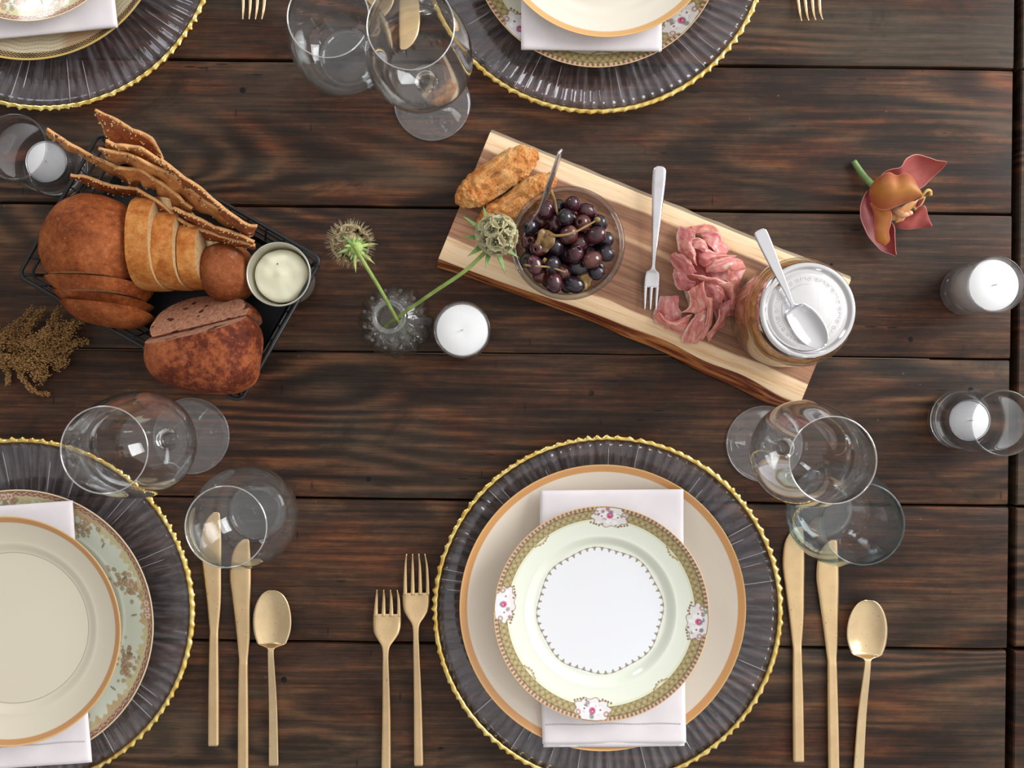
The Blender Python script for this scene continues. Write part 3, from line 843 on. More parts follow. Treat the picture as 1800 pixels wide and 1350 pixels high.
# board cutlery in steel
def tilt(o, p0, p1, back=False):
    """lay an object's local +y axis along p0->p1 (world points)"""
    d = (p1-p0).normalized(); x = d.cross(Vector((0, 0, 1))).normalized(); z = x.cross(d)
    o.matrix_world = Matrix.Translation(p0) @ Matrix((x, d, z)).transposed().to_4x4()
def small_fork_mesh(L_head, w, tine, L_handle, wh):
    mb = MB(); r_ = w/2; root = L_head-tine
    strip(mb, [(-L_handle, -wh*.10, wh*.10, .0002, .0014, 0), (-L_handle*.997, -wh*.27, wh*.27, 0, .0018, 0), (-L_handle*.988, -wh*.38, wh*.38, 0, .0021, 0), (-L_handle*.97, -wh*.47, wh*.47, 0, .0023, 0), (-L_handle*.94, -wh*.5, wh*.5, 0, .0024, 0), (-L_handle*.8, -wh*.48, wh*.48, 0, .0024, 0), (-L_handle*.5, -wh*.34, wh*.34, 0, .0022, 0),
               (-L_handle*.12, -wh*.17, wh*.17, .0004, .0020, 0), (-.001, -wh*.16, wh*.16, 0, .002, 0), (.0025, -wh*.28, wh*.28, -.0006, .0018, 0), (.0055, -r_*.9, r_*.9, -.0014, .0014, .0004), (root*.7, -r_, r_, -.0022, .0013, .0006), (root+.0008, -r_*.97, r_*.97, -.0024, .0012, .0004)], 90)
    tw = w*.24
    for i in range(3):
        cx = (-r_*.97+tw/2) + i*(w*.97-tw)/2
        strip(mb, [(root-.0006, cx-tw/2, cx+tw/2, -.0024, .0012, 0), (root+tine*.5, cx*.96-tw*.38, cx*.96+tw*.38, -.0022, .0011, 0), (L_head, cx*.92-tw*.14, cx*.92+tw*.14, -.0006, .0007, 0)], 20, 5)
    return mb
def small_spoon_mesh(L_bowl, w, L_handle, wh):
    mb = MB(); r_ = w/2
    st = [(-L_handle, -wh*.10, wh*.10, .0002, .0014, 0), (-L_handle*.997, -wh*.27, wh*.27, 0, .0018, 0), (-L_handle*.988, -wh*.38, wh*.38, 0, .0021, 0), (-L_handle*.97, -wh*.47, wh*.47, 0, .0023, 0), (-L_handle*.94, -wh*.5, wh*.5, 0, .0024, 0), (-L_handle*.8, -wh*.48, wh*.48, 0, .0024, 0), (-L_handle*.45, -wh*.34, wh*.34, 0, .0022, 0),
          (-L_handle*.1, -wh*.16, wh*.16, .0006, .0021, 0), (.0, -wh*.2, wh*.2, .0002, .0018, .0001)]
    for u in (.08, .16, .28, .42, .56, .7, .82, .92, .975, .995):
        ww = r_*math.sqrt(max(0, 1-((u-.5)/(.5 if u > .5 else .56))**2))
        st.append((L_bowl*u, -ww, ww, -.0012*math.sin(u*3.1), .0012, .0048*(ww/r_)**1.3))
    strip(mb, st, 110, 17); return mb
# ------------------------------------------------------------------ glasses
def wine_glass(px, py, label, rz=0):
    p = W(px, py)
    t = thing('wine_glass', label, 'wine glass', (p.x, p.y, T+.0003), rz, 'stemmed wine glasses')
    out = [(.0035, .0600), (.008, .0622), (.0175, .0680), (.0270, .0765), (.0350, .0885), (.0405, .1030), (.0432, .1180), (.0430, .1330), (.0412, .1480), (.0384, .1630), (.0352, .1770), (.0326, .1880)]
    P = crom(out, 60); th = .0009
    inn = [(max(r-th, .0006), z+th*.8*(1-i/59)+.0006*(i < 8)) for i, (r, z) in enumerate(P)]
    b = MB(); b.lathe([tuple(q) for q in P], 96); b.lathe([(r, z) for r, z in reversed(inn)] + [(.0002, inn[0][1])], 96)
    b.build('bowl', G_THIN, t)
    b = MB(); a = [2*PI*k/96 for k in range(97)]
    b.lathe([(.0317, .1880), (.0318, .1888), (.0323, .1892), (.0328, .1888), (.0327, .1880), (.0322, .1874)], 96, closed=True); b.build('lip', G_RIM, t)
    st = crom([(.0060, .0045), (.0042, .009), (.0036, .018), (.0035, .035), (.0040, .048), (.0058, .0560), (.0105, .0622), (.0070, .0634), (.002, .0640), (.0001, .0641)], 46)
    b = MB(); b.lathe([tuple(q) for q in st], 40); b.build('stem', G_SOLID, t)
    b = MB(); b.lathe([(.0002, 0), (.030, 0), (.0352, .0003), (.0360, .0009), (.0357, .0015), (.030, .0019), (.018, .0027), (.009, .0040), (.006, .0052), (.0002, .0052)], 80); b.build('foot', G_FOOT, t)
    b = MB(); b.lathe([(.0348, .0002), (.0358, .0004), (.0362, .0010), (.0358, .0017), (.0349, .0016)], 96, closed=True); b.build('foot_rim', G_FOOT, t)
    return t
wine_glass(337, 766, 'stemmed wine glass beside the bread basket, its bowl overlapping the bottom left gilded rim')
wine_glass(1343, 780, 'stemmed wine glass at the right below the serving board, above a teal stemless glass', 1)
wine_glass(760, 181, 'stemmed wine glass at the top, foot nearest the serving board', 2)

def stemless(px, py, label, mat, rim, rb=.0455, rz=0):
    p = W(px, py)
    t = thing('stemless_glass', label, 'glass', (p.x, p.y, T+.0003), rz, 'stemless water glasses')
    out = [(.0002, 0), (.020, 0), (.0275, .0016), (.0345, .0075), (.0405, .0175), (.0445, .030), (rb, .042), (.0446, .056), (.0420, .072), (.0380, .088), (.0345, .1005)]
    P = crom(out, 60); 
    inn = crom([(.0002, .0068), (.018, .0068), (.0265, .0090), (.0345, .0160), (.0392, .0235), (.0428, .034), (rb-.0015, .043), (.0432, .056), (.0407, .072), (.0367, .088), (.0332, .1005)], 60)
    b = MB(); b.lathe([tuple(q) for q in P], 96); b.lathe([tuple(q) for q in inn[::-1]], 96); b.build('bowl', mat, t)
    b = MB(); b.lathe([(.0332, .1003), (.0333, .1012), (.0339, .1018), (.0345, .1012), (.0346, .1003), (.0339, .0996)], 96, closed=True); b.build('lip', rim, t)
    b = MB(); b.lathe([(.0002, .0003), (.0195, .0003), (.0265, .0016), (.0262, .0055), (.0200, .0064), (.0002, .0064)], 64); b.build('base', G_BASE, t)
    return t
stemless(455, 897, 'clear stemless glass standing over two gold knife tips at lower left', G_GREEN, G_RIM)
stemless(1447, 893, 'teal tinted stemless glass over the knife tips at lower right', G_TEAL, G_TEALRIM)
stemless(614, 104, 'clear stemless glass left of the upper wine glass, cut by the top edge', G_GREEN, G_RIM, .0455)

# ------------------------------------------------------------------ candles
WAX = M('white_candle_wax').pr((.86, .86, .87), .45, 0, None, Subsurface_Weight=.3, Subsurface_Scale=.01, Subsurface_Radius=(1, 1, 1))
G_CUP = thin_glass('clear_votive_glass', (.88, .89, .9), base=.05, edge=.7, power=3, haze=.01)
WICK = simple('candle_wick', rgb(222, 220, 216), .8)
TIN = simple('thin_bright_tin', rgb(214, 214, 220), .25, 1)
def votive_full(px, py, r, h, hc, label, taper=.95):
    p = W(px, py); t = thing('candle_holder', label, 'candle holder', (p.x, p.y, T+.0003), 0)
    rb = r*taper
    b = MB(); b.lathe([(.0002, 0), (rb-.002, 0), (rb, .0015), (rb+(r-rb)*.5, h*.5), (r, h-.0008), (r-.0004, h), (r-.0012, h), (r-.0017, h-.0008), (rb+(r-rb)*.5-.0017, h*.5), (rb-.002, .0075), (.0002, .007)], 80); b.build('glass_cup', G_CUP, t)
    b = MB(); b.lathe([(.0002, .0005), (rb-.0025, .0005), (rb-.001, .0018), (rb-.001, .0065), (.0002, .0066)], 64); b.build('base', G_BASE, t)
    c = thing('candle', label.replace('votive glass', 'candle').replace('holding', 'inside') , 'candle', (p.x, p.y, T+.0003+.0078), 0)
    rc = rb-.0022; rt = r-.0025
    b = MB(); b.lathe([(.0002, 0), (rc, 0), (rt, hc-.0012), (rt-.001, hc), (.004, hc-.0008), (.0002, hc-.0012)], 72); b.build('wax', WAX, c)
    b = MB(); b.tube([(0, 0, hc-.003), (.0003, 0, hc+.002), (.0015, .0004, hc+.0035)], .0006, 6); b.build('wick', WICK, c)
    return t, c
a, b_ = votive_full(817.5, 586, .0252, .058, .0455, 'short votive glass between bud vase and serving board', .96)
b_['label'] = 'round white candle in the short glass between bud vase and serving board'
a, b_ = votive_full(1694, 512, .0252, .060, .0465, 'short votive glass at the right edge, below the orchid flower', .90)
b_['label'] = 'white candle in the short glass at the right edge below the orchid'
def votive_tall(px, py, label, label2, cdx=0, cdy=0):
    p = W(px, py); t = thing('candle_holder', label, 'candle holder', (p.x, p.y, T+.0003), 0)
    r = .0276; h = .086
    b = MB(); b.lathe([(.0002, 0), (r-.002, 0), (r, .002), (r, .03), (r+.0008, h-.0008), (r+.0002, h), (r-.0006, h), (r-.0009, h-.0008), (r-.0017, .03), (r-.0022, .016), (r-.0045, .0125), (.0002, .012)], 90); b.build('glass_cup', G_VOTIVE, t)
    b = MB(); b.lathe([(.0002, .0005), (r-.0025, .0005), (r-.0008, .0022), (r-.0008, .0105), (r-.0055, .0115), (.0002, .0115)], 72); b.build('base', G_SOLID, t)
    c = thing('candle', label2, 'candle', (p.x+cdx, p.y+cdy, T+.0003+.0125), 0)
    b = MB(); b.lathe([(.0002, 0), (.0180, 0), (.0187, .0006), (.0189, .0142), (.0185, .0146), (.0182, .0140), (.0178, .0004), (.0002, .0004)], 64); b.build('tin_cup', TIN, c)
    b = MB(); b.lathe([(.0002, .0006), (.0177, .0006), (.0181, .0132), (.0172, .0142), (.0002, .0138)], 64); b.build('wax', WAX, c)
    b = MB(); b.tube([(0, 0, .012), (.0003, 0, .0165), (.0018, .0004, .018)], .0006, 6); b.build('wick', WICK, c)
votive_tall(1680, 737, 'tall clear votive glass at the lower right edge beside the stemmed glass', 'white tea light in the tall glass at the lower right edge')
votive_tall(110, 299, 'tall smoky votive glass at the left edge behind the cracker tips', 'white tea light in the tall glass at the left edge', -.002, .0015)

# ------------------------------------------------------------------ bud vase and scabiosa pods
p = W(702, 567); vx, vy = p.x, p.y
vt = thing('bud_vase', 'small fluted clear glass bud vase holding two green stems', 'vase', (vx, vy, T+.0003))
def lobes(r, z, a):
    k = max(0, min(1, (.062-z)/.012))*min(1, r/.012)
    return r*(1 + .055*k*(abs(math.cos(a*6))*2-1.2)), z
out = crom([(.0002, 0), (.018, 0), (.024, .003), (.0305, .013), (.0330, .026), (.0305, .040), (.0225, .051), (.0135, .058), (.0112, .064), (.0118, .070), (.0150, .0745)], 60)
inn = crom([(.0125, .0745), (.0098, .070), (.0094, .064), (.0115, .057), (.0200, .0490), (.0280, .039), (.0303, .026), (.0278, .014), (.0200, .0068), (.0002, .0068)], 50)
b = MB(); b.lathe([tuple(q) for q in out] , 144, mod=lobes); b.lathe([tuple(q) for q in inn], 144, mod=lobes)
b.build('glass_body', thin_glass('pressed_glass', (.74, .80, .76), base=.04, edge=.6, power=3.4, haze=.0015), vt)
b = MB(); b.lathe([(.0098, .0725), (.0105, .0745), (.0128, .0755), (.0148, .0750), (.0152, .0735), (.0135, .0715), (.0112, .0708)], 72, closed=True); b.build('lip', thin_glass('vase_lip', (.62, .7, .66), base=.10, edge=.6, power=1.8, haze=.02), vt)
b = MB()
for k in range(12):
    a = k*PI/6; q = Vector((math.cos(a)*.0185, math.sin(a)*.0185, .0535)); b.ball(q, .0021, 2)
    a += PI/12; q = Vector((math.cos(a)*.0262, math.sin(a)*.0262, .0465)); b.ball(q, .0016, 2)
b.build('pressed_beads', G_SOLID, vt)

STEMG = noisy('fresh_green_stem', [(.3, rgb(116, 142, 62)), (.7, rgb(158, 178, 96))], 120, .5, .2, Subsurface_Weight=.1, Subsurface_Scale=.003)
BRACT = noisy('green_bract', [(.3, rgb(88, 128, 66)), (.7, rgb(140, 172, 100))], 200, .6, .2)
BRACTP = noisy('pale_green_calyx', [(.3, rgb(140, 166, 84)), (.7, rgb(196, 208, 128))], 150, .6, .2)
PODM = noisy('papery_pod', [(.3, rgb(150, 148, 108)), (.55, rgb(186, 180, 142)), (.8, rgb(206, 196, 164))], 300, .75, .4, Subsurface_Weight=.2, Subsurface_Scale=.003)
PODB = noisy('papery_tan_pod', [(.3, rgb(140, 118, 88)), (.7, rgb(206, 190, 150))], 300, .75, .4)
STAR = simple('dark_pod_star', rgb(48, 44, 34), .8)
def pod_cup(b, c, ax, r, mi_cup=0, mi_star=1, flare=1.0):
    ax = ax.normalized(); u = ax.orthogonal().normalized(); v = ax.cross(u)
    seg = 20; vs = []; fs = []
    prof = [(.15, -.75), (.42, -.30), (.72, -.02), (.96*flare, .12), (1.0*flare, .10), (.70, -.10), (.35, -.32), (.0, -.36)]
    for k in range(seg):
        a = 2*PI*k/seg; wv = 1+.07*math.cos(a*10)
        for i, (rr, zz) in enumerate(prof):
            q = rr*r*(wv if 2 < i < 5 else 1)
            vs.append(c + u*math.cos(a)*q + v*math.sin(a)*q + ax*zz*r)
    n = len(prof)
    for k in range(seg):
        k2 = (k+1) % seg
        for i in range(n-1): fs.append((k*n+i, k2*n+i, k2*n+i+1, k*n+i+1))
    b.add(vs, fs, mi_cup)
    # five pointed dark star
    pts = [c + ax*(-.12*r)]
    for k in range(10):
        a = 2*PI*k/10; rr = r*(.52 if k % 2 == 0 else .16)
        pts.append(c + u*math.cos(a)*rr + v*math.sin(a)*rr + ax*(.0 if k % 2 == 0 else -.12)*r)
    b.add(pts, [(0, 1+k, 1+(k+1) % 10) for k in range(10)], mi_star)
    b.ball(c - ax*.1*r, r*.14, 1, mi=mi_cup)
def scabiosa(label, path, head_c, axis, r, mats, behind, N=24, pr_=.42):
    base = Vector(path[0]); t = thing('scabiosa_pod_stem', label, 'flower stem', base)
    pts = [Vector(q)-base for q in path]; hc = Vector(head_c)-base; ax = Vector(axis).normalized()
    b = MB(); cr = crom(pts, 40); b.tube([Vector(q) for q in cr], [.0013+.0004*i/39 for i in range(40)], 10); b.build('stem', STEMG, t)
    b = MB(); b.ball(hc, r*.62, 3)
    g = PI*(3-math.sqrt(5))
    rot = Vector((0, 0, 1)).rotation_difference(ax)
    for i in range(N):
        z = 1 - (i+.5)/N*1.42; rr = math.sqrt(max(0, 1-z*z)); a = g*i
        d = rot @ Vector((rr*math.cos(a), rr*math.sin(a), z))
        pod_cup(b, hc + d*r*.86, d, r*pr_*(1.0+.12*math.sin(i*3)))
    b.build('seed_head', [mats, STAR], t)
    # fine bristles between the pods
    b = MB()
    for i in range(320 if behind else 90):
        z = random.uniform(-.75 if behind else -.35, 1); a = random.uniform(0, 6.28); rr = math.sqrt(1-z*z)
        d = rot @ Vector((rr*math.cos(a), rr*math.sin(a), z))
        b.tube([hc+d*r*.8, hc+d*r*(1.22 if behind else 1.06)+Vector((random.uniform(-1, 1), random.uniform(-1, 1), random.uniform(-1, 1)))*.0008], [.00022, .00008], 4)
    o = b.build('bristles', PODB, t); 
    if behind:
        b = MB(); q = hc-ax*r*.62
        b.ball(q, r*.34, 2, sc=(1, 1, .8)); b.build('calyx', BRACTP, t)
    base_pt = hc - ax*r*.68
    for k in range(14 if behind else 9):
        a = 2*PI*k/(14 if behind else 9) + .3; u = rot @ Vector((math.cos(a), math.sin(a), 0))
        L = r*random.uniform(*((.45, 1.15) if behind else (1.15, 1.75))); side = ax.cross(u).normalized(); P = []
        for i in range(9):
            s_ = i/8; wd = r*(.10 if behind else .16)*math.sin(PI*min(1, s_*.9+.12))**.8*(1-s_*.35)
            cpt = base_pt + u*(r*.12+L*s_) + ax*(r*.25*s_ - r*.45*s_*s_)*(1 if k % 2 else .3)
            P.append([cpt + side*wd*v_ - ax*abs(v_)*wd*-.3 for v_ in (-1, -.5, 0, .5, 1)])
        b = MB(); b.grid(P); b.uv = {}; o = b.build('bract', BRACTP if (behind and k % 2) else BRACT, t); mod_solid(o, .0004)
    return t
v0 = W(702, 567)
scabiosa('scabiosa seed head seen from its green underside, left of the bud vase',
         [W(712, 585, .012), W(703, 569, .045), W(697, 560, .074), W(668, 508, .103), W(640, 462, .118), W(622, 432, .115)],
         W(616, 428, .102), (-.55, .42, -.72), .0172, PODB, True, 40, .32)
scabiosa('scabiosa seed head with star shaped pods facing up, beside the olive bowl rim',
         [W(668, 585, .012), W(685, 567, .045), W(700, 557, .074), W(760, 515, .098), W(815, 478, .110), W(850, 446, .113), W(862, 432, .113)],
         W(873, 413, .119), (.45, .28, .85), .0175, PODM, False)
# ------------------------------------------------------------------ serving board
BA = R(-22.25); kb = K(.02)
bo = W(863, 229, .02)
BORG = Vector((bo.x, bo.y, T))
def B2W(u, v, h=.02):       # board coordinates in photo pixels along / across -> world
    c, s_ = math.cos(BA), math.sin(BA); x, y = u*kb, -v*kb
    return Vector((BORG.x + x*c - y*s_, BORG.y + x*s_ + y*c, T+h))
def board_wood():
    m = M('acacia_board_wood'); x, y, z = m.xyz(m.coord())
    v = y*(-1/kb) + (m.noise(m.comb(x*9, 0.0, 0.0), 1.0, 3)-.5)*16 + (m.noise(m.comb(x*40, y*60, 0.0), 1.0, 3)-.5)*5
    st = m.noise(m.comb(x*7, y*170, z*40), 1.0, 5, .65)
    fb_ = m.noise(m.comb(x*30, y*700, z*40), 1.0, 3, .6)
    bl = m.noise(m.comb(x*6+3.0, y*30, 0.0), 1.0, 3, .6)
    heart = m.ramp((st*.45+fb_*.2+bl*.45).ss(.36, .72), [(0, rgb(100, 64, 46)), (.35, rgb(140, 96, 70)), (.7, rgb(172, 124, 92)), (1, rgb(194, 148, 114))])
    sap = m.ramp((st*.6+fb_*.35).ss(.3, .65), [(0, rgb(214, 170, 122)), (.4, rgb(238, 202, 158)), (1, rgb(246, 220, 184))])
    # thin pale stripe wandering through the heartwood
    stripe = (1 - (v-98.0-(x-.12)*60.0 + bl*22).abs().ss(1.5, 7.0))*m.noise(m.comb(x*12, 0.0, 4.0), 1.0, 2).ss(.35, .5)
    dk = (1 - (v-41.0).abs().ss(0.0, 9.0))*.45 + (1-(v-120.0).abs().ss(6.0, 45.0))*.28
    isap = (1 - v.ss(31.0, 37.0)) + v.ss(199.0, 203.0)
    h = m.mix(stripe*.75, heart, rgb(222, 184, 140))
    h = m.mix(dk, h, rgb(112, 76, 56))
    c = m.mix(isap, h, sap)
    tick = m.noise(m.comb(x*60, y*900, 7.0), 1.0, 2).ss(.72, .78)
    c = m.mix(tick*.35, c, rgb(110, 74, 50))
    return m.pr(c, .55, 0, m.bump(st+fb_, .12, .0003))
def bark():
    m = M('live_edge_bark'); v = m.mapping(m.coord(), (14, 120, 160))
    f = m.noise(v, 1.0, 5, .65, .6)
    return m.pr(m.ramp(f, [(.30, rgb(58, 24, 12)), (.45, rgb(122, 56, 28)), (.58, rgb(190, 118, 66)), (.72, rgb(206, 156, 104))]), .5, 0, m.bump(f, .7, .0012))
def edge_grey():
    m = M('weathered_board_edge'); v = m.mapping(m.coord(), (10, 90, 90))
    f = m.noise(v, 1.0, 4, .6)
    return m.pr(m.ramp(f, [(.3, rgb(132, 112, 92)), (.7, rgb(178, 160, 136))]), .7, 0, m.bump(f, .3, .0005))
bt = tag(None or bpy.data.objects.new('serving_board', bpy.data.meshes.new('tmp')), 'live edge wooden serving board with pale sapwood stripes, carrying olives, ham and jar', 'serving board')
bpy.data.objects.remove(bt)
top_edge = [(0, 244), (40, 243), (120, 240), (235, 232), (300, 229), (350, 228.5), (427, 226), (500, 233), (575, 231), (645, 240), (685, 239.5)]
low_edge = [(0, 257), (50, 252), (120, 249), (235, 243), (300, 241), (356, 244), (427, 243), (502, 250), (575, 252), (638, 257), (685, 247)]
te = crom([(a*kb, b*kb, 0) for a, b in top_edge], 140); le = crom([(a*kb, b*kb, 0) for a, b in low_edge], 140)
b = MB(); P = []; 
for i in range(140):
    u = te[i][0]; vt_ = te[i][1]; vl = le[i][1]; n = noise.noise(Vector((u*60, 3, 0)))*.0008
    e = .0007*noise.noise(Vector((u*50, 9, 0)))
    ring = [(0.0015, .0), (-.0030, .0025), (-.0035+e, .009), (-.0012+e, .0165), (.0018, .0193), (.0034, .02)]
    for q in np.linspace(.0034, vt_-.0012, 12)[1:-1]: ring.append((q, .02))
    ring += [(vt_-.0012, .02), (vt_, .0192), ((vt_*.6+vl*.4)+n, .0145), (vt_*.3+vl*.7-n, .0085), (vl, .0035+.001*math.sin(u*70)), (vl-.002, .0005), (vl-.004, 0)]
    P.append([(u, -v_, z_) for v_, z_ in ring])
b.grid(P); b.uv = {}; m_ = len(P[0]); N = 140
b.f = []; b.mi = []
for i in range(N-1):
    for j in range(m_-1):
        mi = 2 if j < 4 else (1 if j >= 17 else 0)
        b.f.append((i*m_+j, (i+1)*m_+j, (i+1)*m_+j+1, i*m_+j+1)); b.mi.append(mi)
    b.f.append((i*m_+m_-1, (i+1)*m_+m_-1, (i+1)*m_, i*m_)); b.mi.append(0)
b.f.append(tuple(range(m_))); b.mi.append(0); b.f.append(tuple((N-1)*m_+k for k in reversed(range(m_)))); b.mi.append(0)
board = b.build('serving_board', [board_wood(), bark(), edge_grey()], None, sharp=40); fix(board)
board.location = (BORG.x, BORG.y, T+.0003); board.rotation_euler = (0, 0, BA)
tag(board, 'live edge wooden serving board with pale sapwood stripes, carrying olives, ham and jar', 'serving board')

# ------------------------------------------------------------------ breaded sticks
CRUMBM = None
def fried():
    m = M('golden_fried_breading'); v = m.coord()
    a = m.noise(v, 120, 6, .7); b_ = m.noise(v, 38, 3, .5)
    c = m.ramp(a*.6+b_*.5, [(.32, rgb(150, 76, 28)), (.46, rgb(204, 124, 56)), (.57, rgb(226, 160, 90)), (.70, rgb(240, 196, 134))])
    h = m.voronoi(v, 520)*.6 + m.noise(v, 700, 5, .7)
    return m.pr(c, .75, 0, m.bump(h, .8, .0014), Subsurface_Weight=.08, Subsurface_Scale=.002)
FRY = fried()
def lump(name, mat, a, b_, r, flat=.75, amp=.0016, freq=160, seed=0, loc=None, rough_ends=True, sub=5, taper=.0):
    """a, b_: world end points of the axis; r radius"""
    c = (a+b_)/2; L = (b_-a).length/2 - r*.0; d = (b_-a).normalized()
    s_ = d.cross(Vector((0, 0, 1))).normalized(); up = s_.cross(d)
    bm = bmesh.new(); bmesh.ops.create_icosphere(bm, subdivisions=sub, radius=1)
    vs = []
    for v in bm.verts:
        p = v.co.copy()
        # superellipsoid along x
        sx = math.copysign(abs(p.x)**.55, p.x); k = math.sqrt(max(0, 1-abs(sx)**3.2))
        q = Vector((p.y, p.z)); q = q/max(q.length, 1e-6) if q.length > 1e-6 else Vector((0, 0))
        kk = max(k, 0); rr = r*kk*(1+taper*sx)
        w_ = Vector((sx*L, q.x*rr, q.y*rr*flat))
        n = noise.noise(Vector((w_.x*freq+seed, w_.y*freq, w_.z*freq)))*amp + noise.noise(Vector((w_.x*freq*3+seed, w_.y*freq*3, w_.z*freq*3)))*amp*.6 + noise.noise(Vector((w_.x*30+seed, w_.y*30, w_.z*30)))*amp*1.4
        w_ += Vector((p.x*.3, q.x, q.y)).normalized()*n
        vs.append(w_)
    zmin = -r*flat*.92
    vs = [Vector((p.x, p.y, max(p.z, zmin))) for p in vs]
    mb = MB(); base = Vector((c.x, c.y, c.z + zmin))
    mb.add([d*p.x + s_*p.y + up*(p.z-zmin) for p in vs], [[v.index for v in f_.verts] for f_ in bm.faces]); bm.free()
    o = mb.build(name, mat); o.location = base; return o
z0 = .0205
def stick(p0, p1, r, label, seed, flat=.72):
    a = W(*p0, z0+.010); b_ = W(*p1, z0+.010); a.z = b_.z = T+z0+r*flat*.92
    o = lump('fried_cheese_stick', FRY, a, b_, r, flat, .0023, 170, seed, sub=6); tag(o, label, 'fried stick', 'two breaded sticks on the serving board'); return o
stick((800, 358), (946, 266), .0148, 'breaded golden stick on the board end, the upper left one of two', 3)
stick((836, 400), (978, 312), .0125, 'breaded golden stick partly behind the olive bowl and seed head', 8)

# ------------------------------------------------------------------ olive bowl
bp_ = B2W(0, 0); bc = W(998, 427, .074)
BX, BY = bc.x, bc.y
bw = thing('olive_bowl', 'clear glass bowl of dark olives standing on the serving board', 'bowl', (BX, BY, T+.0206))
out = crom([(.0002, 0), (.024, 0), (.0265, .0008), (.030, .004), (.0385, .016), (.0445, .032), (.0475, .046), (.0487, .053)], 50)
inn = crom([(.0445, .0525), (.0440, .047), (.0425, .034), (.0370, .018), (.0290, .0075), (.020, .0045), (.0002, .004)], 50)
b = MB(); b.lathe([tuple(q) for q in out], 96); b.lathe([tuple(q) for q in inn], 96); b.build('glass_body', G_BOWL, bw)
b = MB(); b.lathe([(.0487, .052), (.0493, .0535), (.0487, .0552), (.0465, .0560), (.0448, .0552), (.0443, .0535), (.0447, .052)], 110, closed=True); b.build('rim', G_BOWLRIM, bw)
OLV = []
for nm, cs in (('purple_olive_skin', [(.25, rgb(36, 14, 22)), (.5, rgb(66, 26, 36)), (.8, rgb(106, 50, 50))]), ('black_olive_skin', [(.25, rgb(24, 20, 28)), (.5, rgb(42, 32, 42)), (.8, rgb(70, 50, 60))]), ('brown_olive_skin', [(.25, rgb(60, 28, 28)), (.5, rgb(92, 46, 40)), (.8, rgb(128, 76, 58))])):
    m = M(nm); v = m.coord(); oi = X(m.n('ShaderNodeObjectInfo').outputs['Random'], m)
    n = m.noise(m.n('ShaderNodeVectorMath', {0: v, 1: m.comb(oi*3.0, oi*5.0, oi)}, operation='ADD').outputs[0], 90, 4, .6)
    OLV.append(m.pr(m.ramp(n, cs), .2, 0, m.bump(n, .25, .0006), Coat_Weight=.6, Coat_Roughness=.08, Subsurface_Weight=.05, Subsurface_Scale=.002))
PITM = simple('olive_pit_hole', rgb(26, 12, 12), .5)
def olive_proto(mat, a=.0094, r=.0074, hole=True):
    prof = []
    for i in range(19):
        t_ = -PI/2 + PI*i/18
        prof.append((max(.0001, r*math.cos(t_)), a*math.sin(t_)))
    if hole: prof = prof[:-3] + [(.0021, a*.955), (.0017, a*.88), (.0014, a*.5), (.0001, a*.45)]
    b = MB(); b.lathe(prof, 20)
    for i in range(len(b.v)):
        p = Vector(b.v[i]); n = 1+.06*noise.noise(p*220); b.v[i] = (p.x*n, p.y*n*.97, p.z)
    b.mi = [1 if hole and (k % 18) >= 17 else 0 for k in range(len(b.f))] if False else b.mi
    return b.build('olive', [mat, PITM])
protos = [olive_proto(OLV[0]), olive_proto(OLV[1], .0100, .0075, False), olive_proto(OLV[2], .0091, .0074), olive_proto(OLV[1], .0084, .0073), olive_proto(OLV[0], .0098, .0075, False)]
# settle spheres in the bowl
NO = 70; rad = .0077
P3 = np.c_[rng.uniform(-.024, .024, (NO, 2)), rng.uniform(.012, .07, NO)]
def bowl_r(z): return np.interp(z, [.004, .0075, .018, .034, .047, .0525], [.020, .0290, .0370, .0425, .0440, .0445])
for it in range(700):
    P3[:, 2] -= .00025 if it < 560 else .00008
    for _ in range(3):
        D = P3[:, None]-P3[None]; L = np.linalg.norm(D, axis=2)+1e-9; np.fill_diagonal(L, 1)
        ov = np.clip(2*rad-L, 0, None); P3 += (D/L[..., None]*ov[..., None]*.5).sum(1)*.6
        P3[:, 2] = np.maximum(P3[:, 2], .0048+rad)
        rr = np.hypot(P3[:, 0], P3[:, 1]); mx = bowl_r(P3[:, 2]) - rad - .0006
        k_ = np.where(rr > mx, mx/np.maximum(rr, 1e-6), 1); P3[:, 0] *= k_; P3[:, 1] *= k_
for i in range(NO):
    src = protos[i % 5]; o = src if i < 5 else src.copy()
    if i >= 5: COL.objects.link(o)
    o.location = (BX+P3[i, 0], BY+P3[i, 1], T+.0206+P3[i, 2])
    o.rotation_euler = (random.uniform(.9, 2.0) if i % 3 else random.uniform(-.5, .7), random.uniform(-.3, .3), random.uniform(0, 6.28))
    o.scale = (1, 1, 1) if i % 2 else (1.03, 1.0, .97)
    tone = ['glossy dark purple', 'near black', 'reddish brown', 'small near black', 'dark purple whole'][i % 5]
    ax_, ay_ = P3[i, 0], P3[i, 1]; rr_ = math.hypot(ax_, ay_)
    sec = 'in the middle' if rr_ < .012 else 'at the ' + ('upper' if ay_ > 0 else 'lower') + (' right' if ax_ > 0 else ' left')
    lay = 'top layer' if P3[i, 2] > .034 else ('middle layer' if P3[i, 2] > .020 else 'bottom layer')
    tag(o, tone + ' olive ' + sec + ' of the olive bowl, in the ' + lay, 'olive', 'olives in the glass bowl')
TWIG = noisy('pickled_caper_stem', [(.3, rgb(120, 96, 54)), (.7, rgb(176, 142, 92))], 100, .4, .2)
CAPER = noisy('pickled_caper_leaf', [(.3, rgb(84, 58, 30)), (.7, rgb(146, 110, 62))], 140, .35, .3)
GARL = noisy('golden_garlic', [(.3, rgb(150, 110, 60)), (.7, rgb(196, 164, 98))], 120, .3, .25, Subsurface_Weight=.2, Subsurface_Scale=.003)
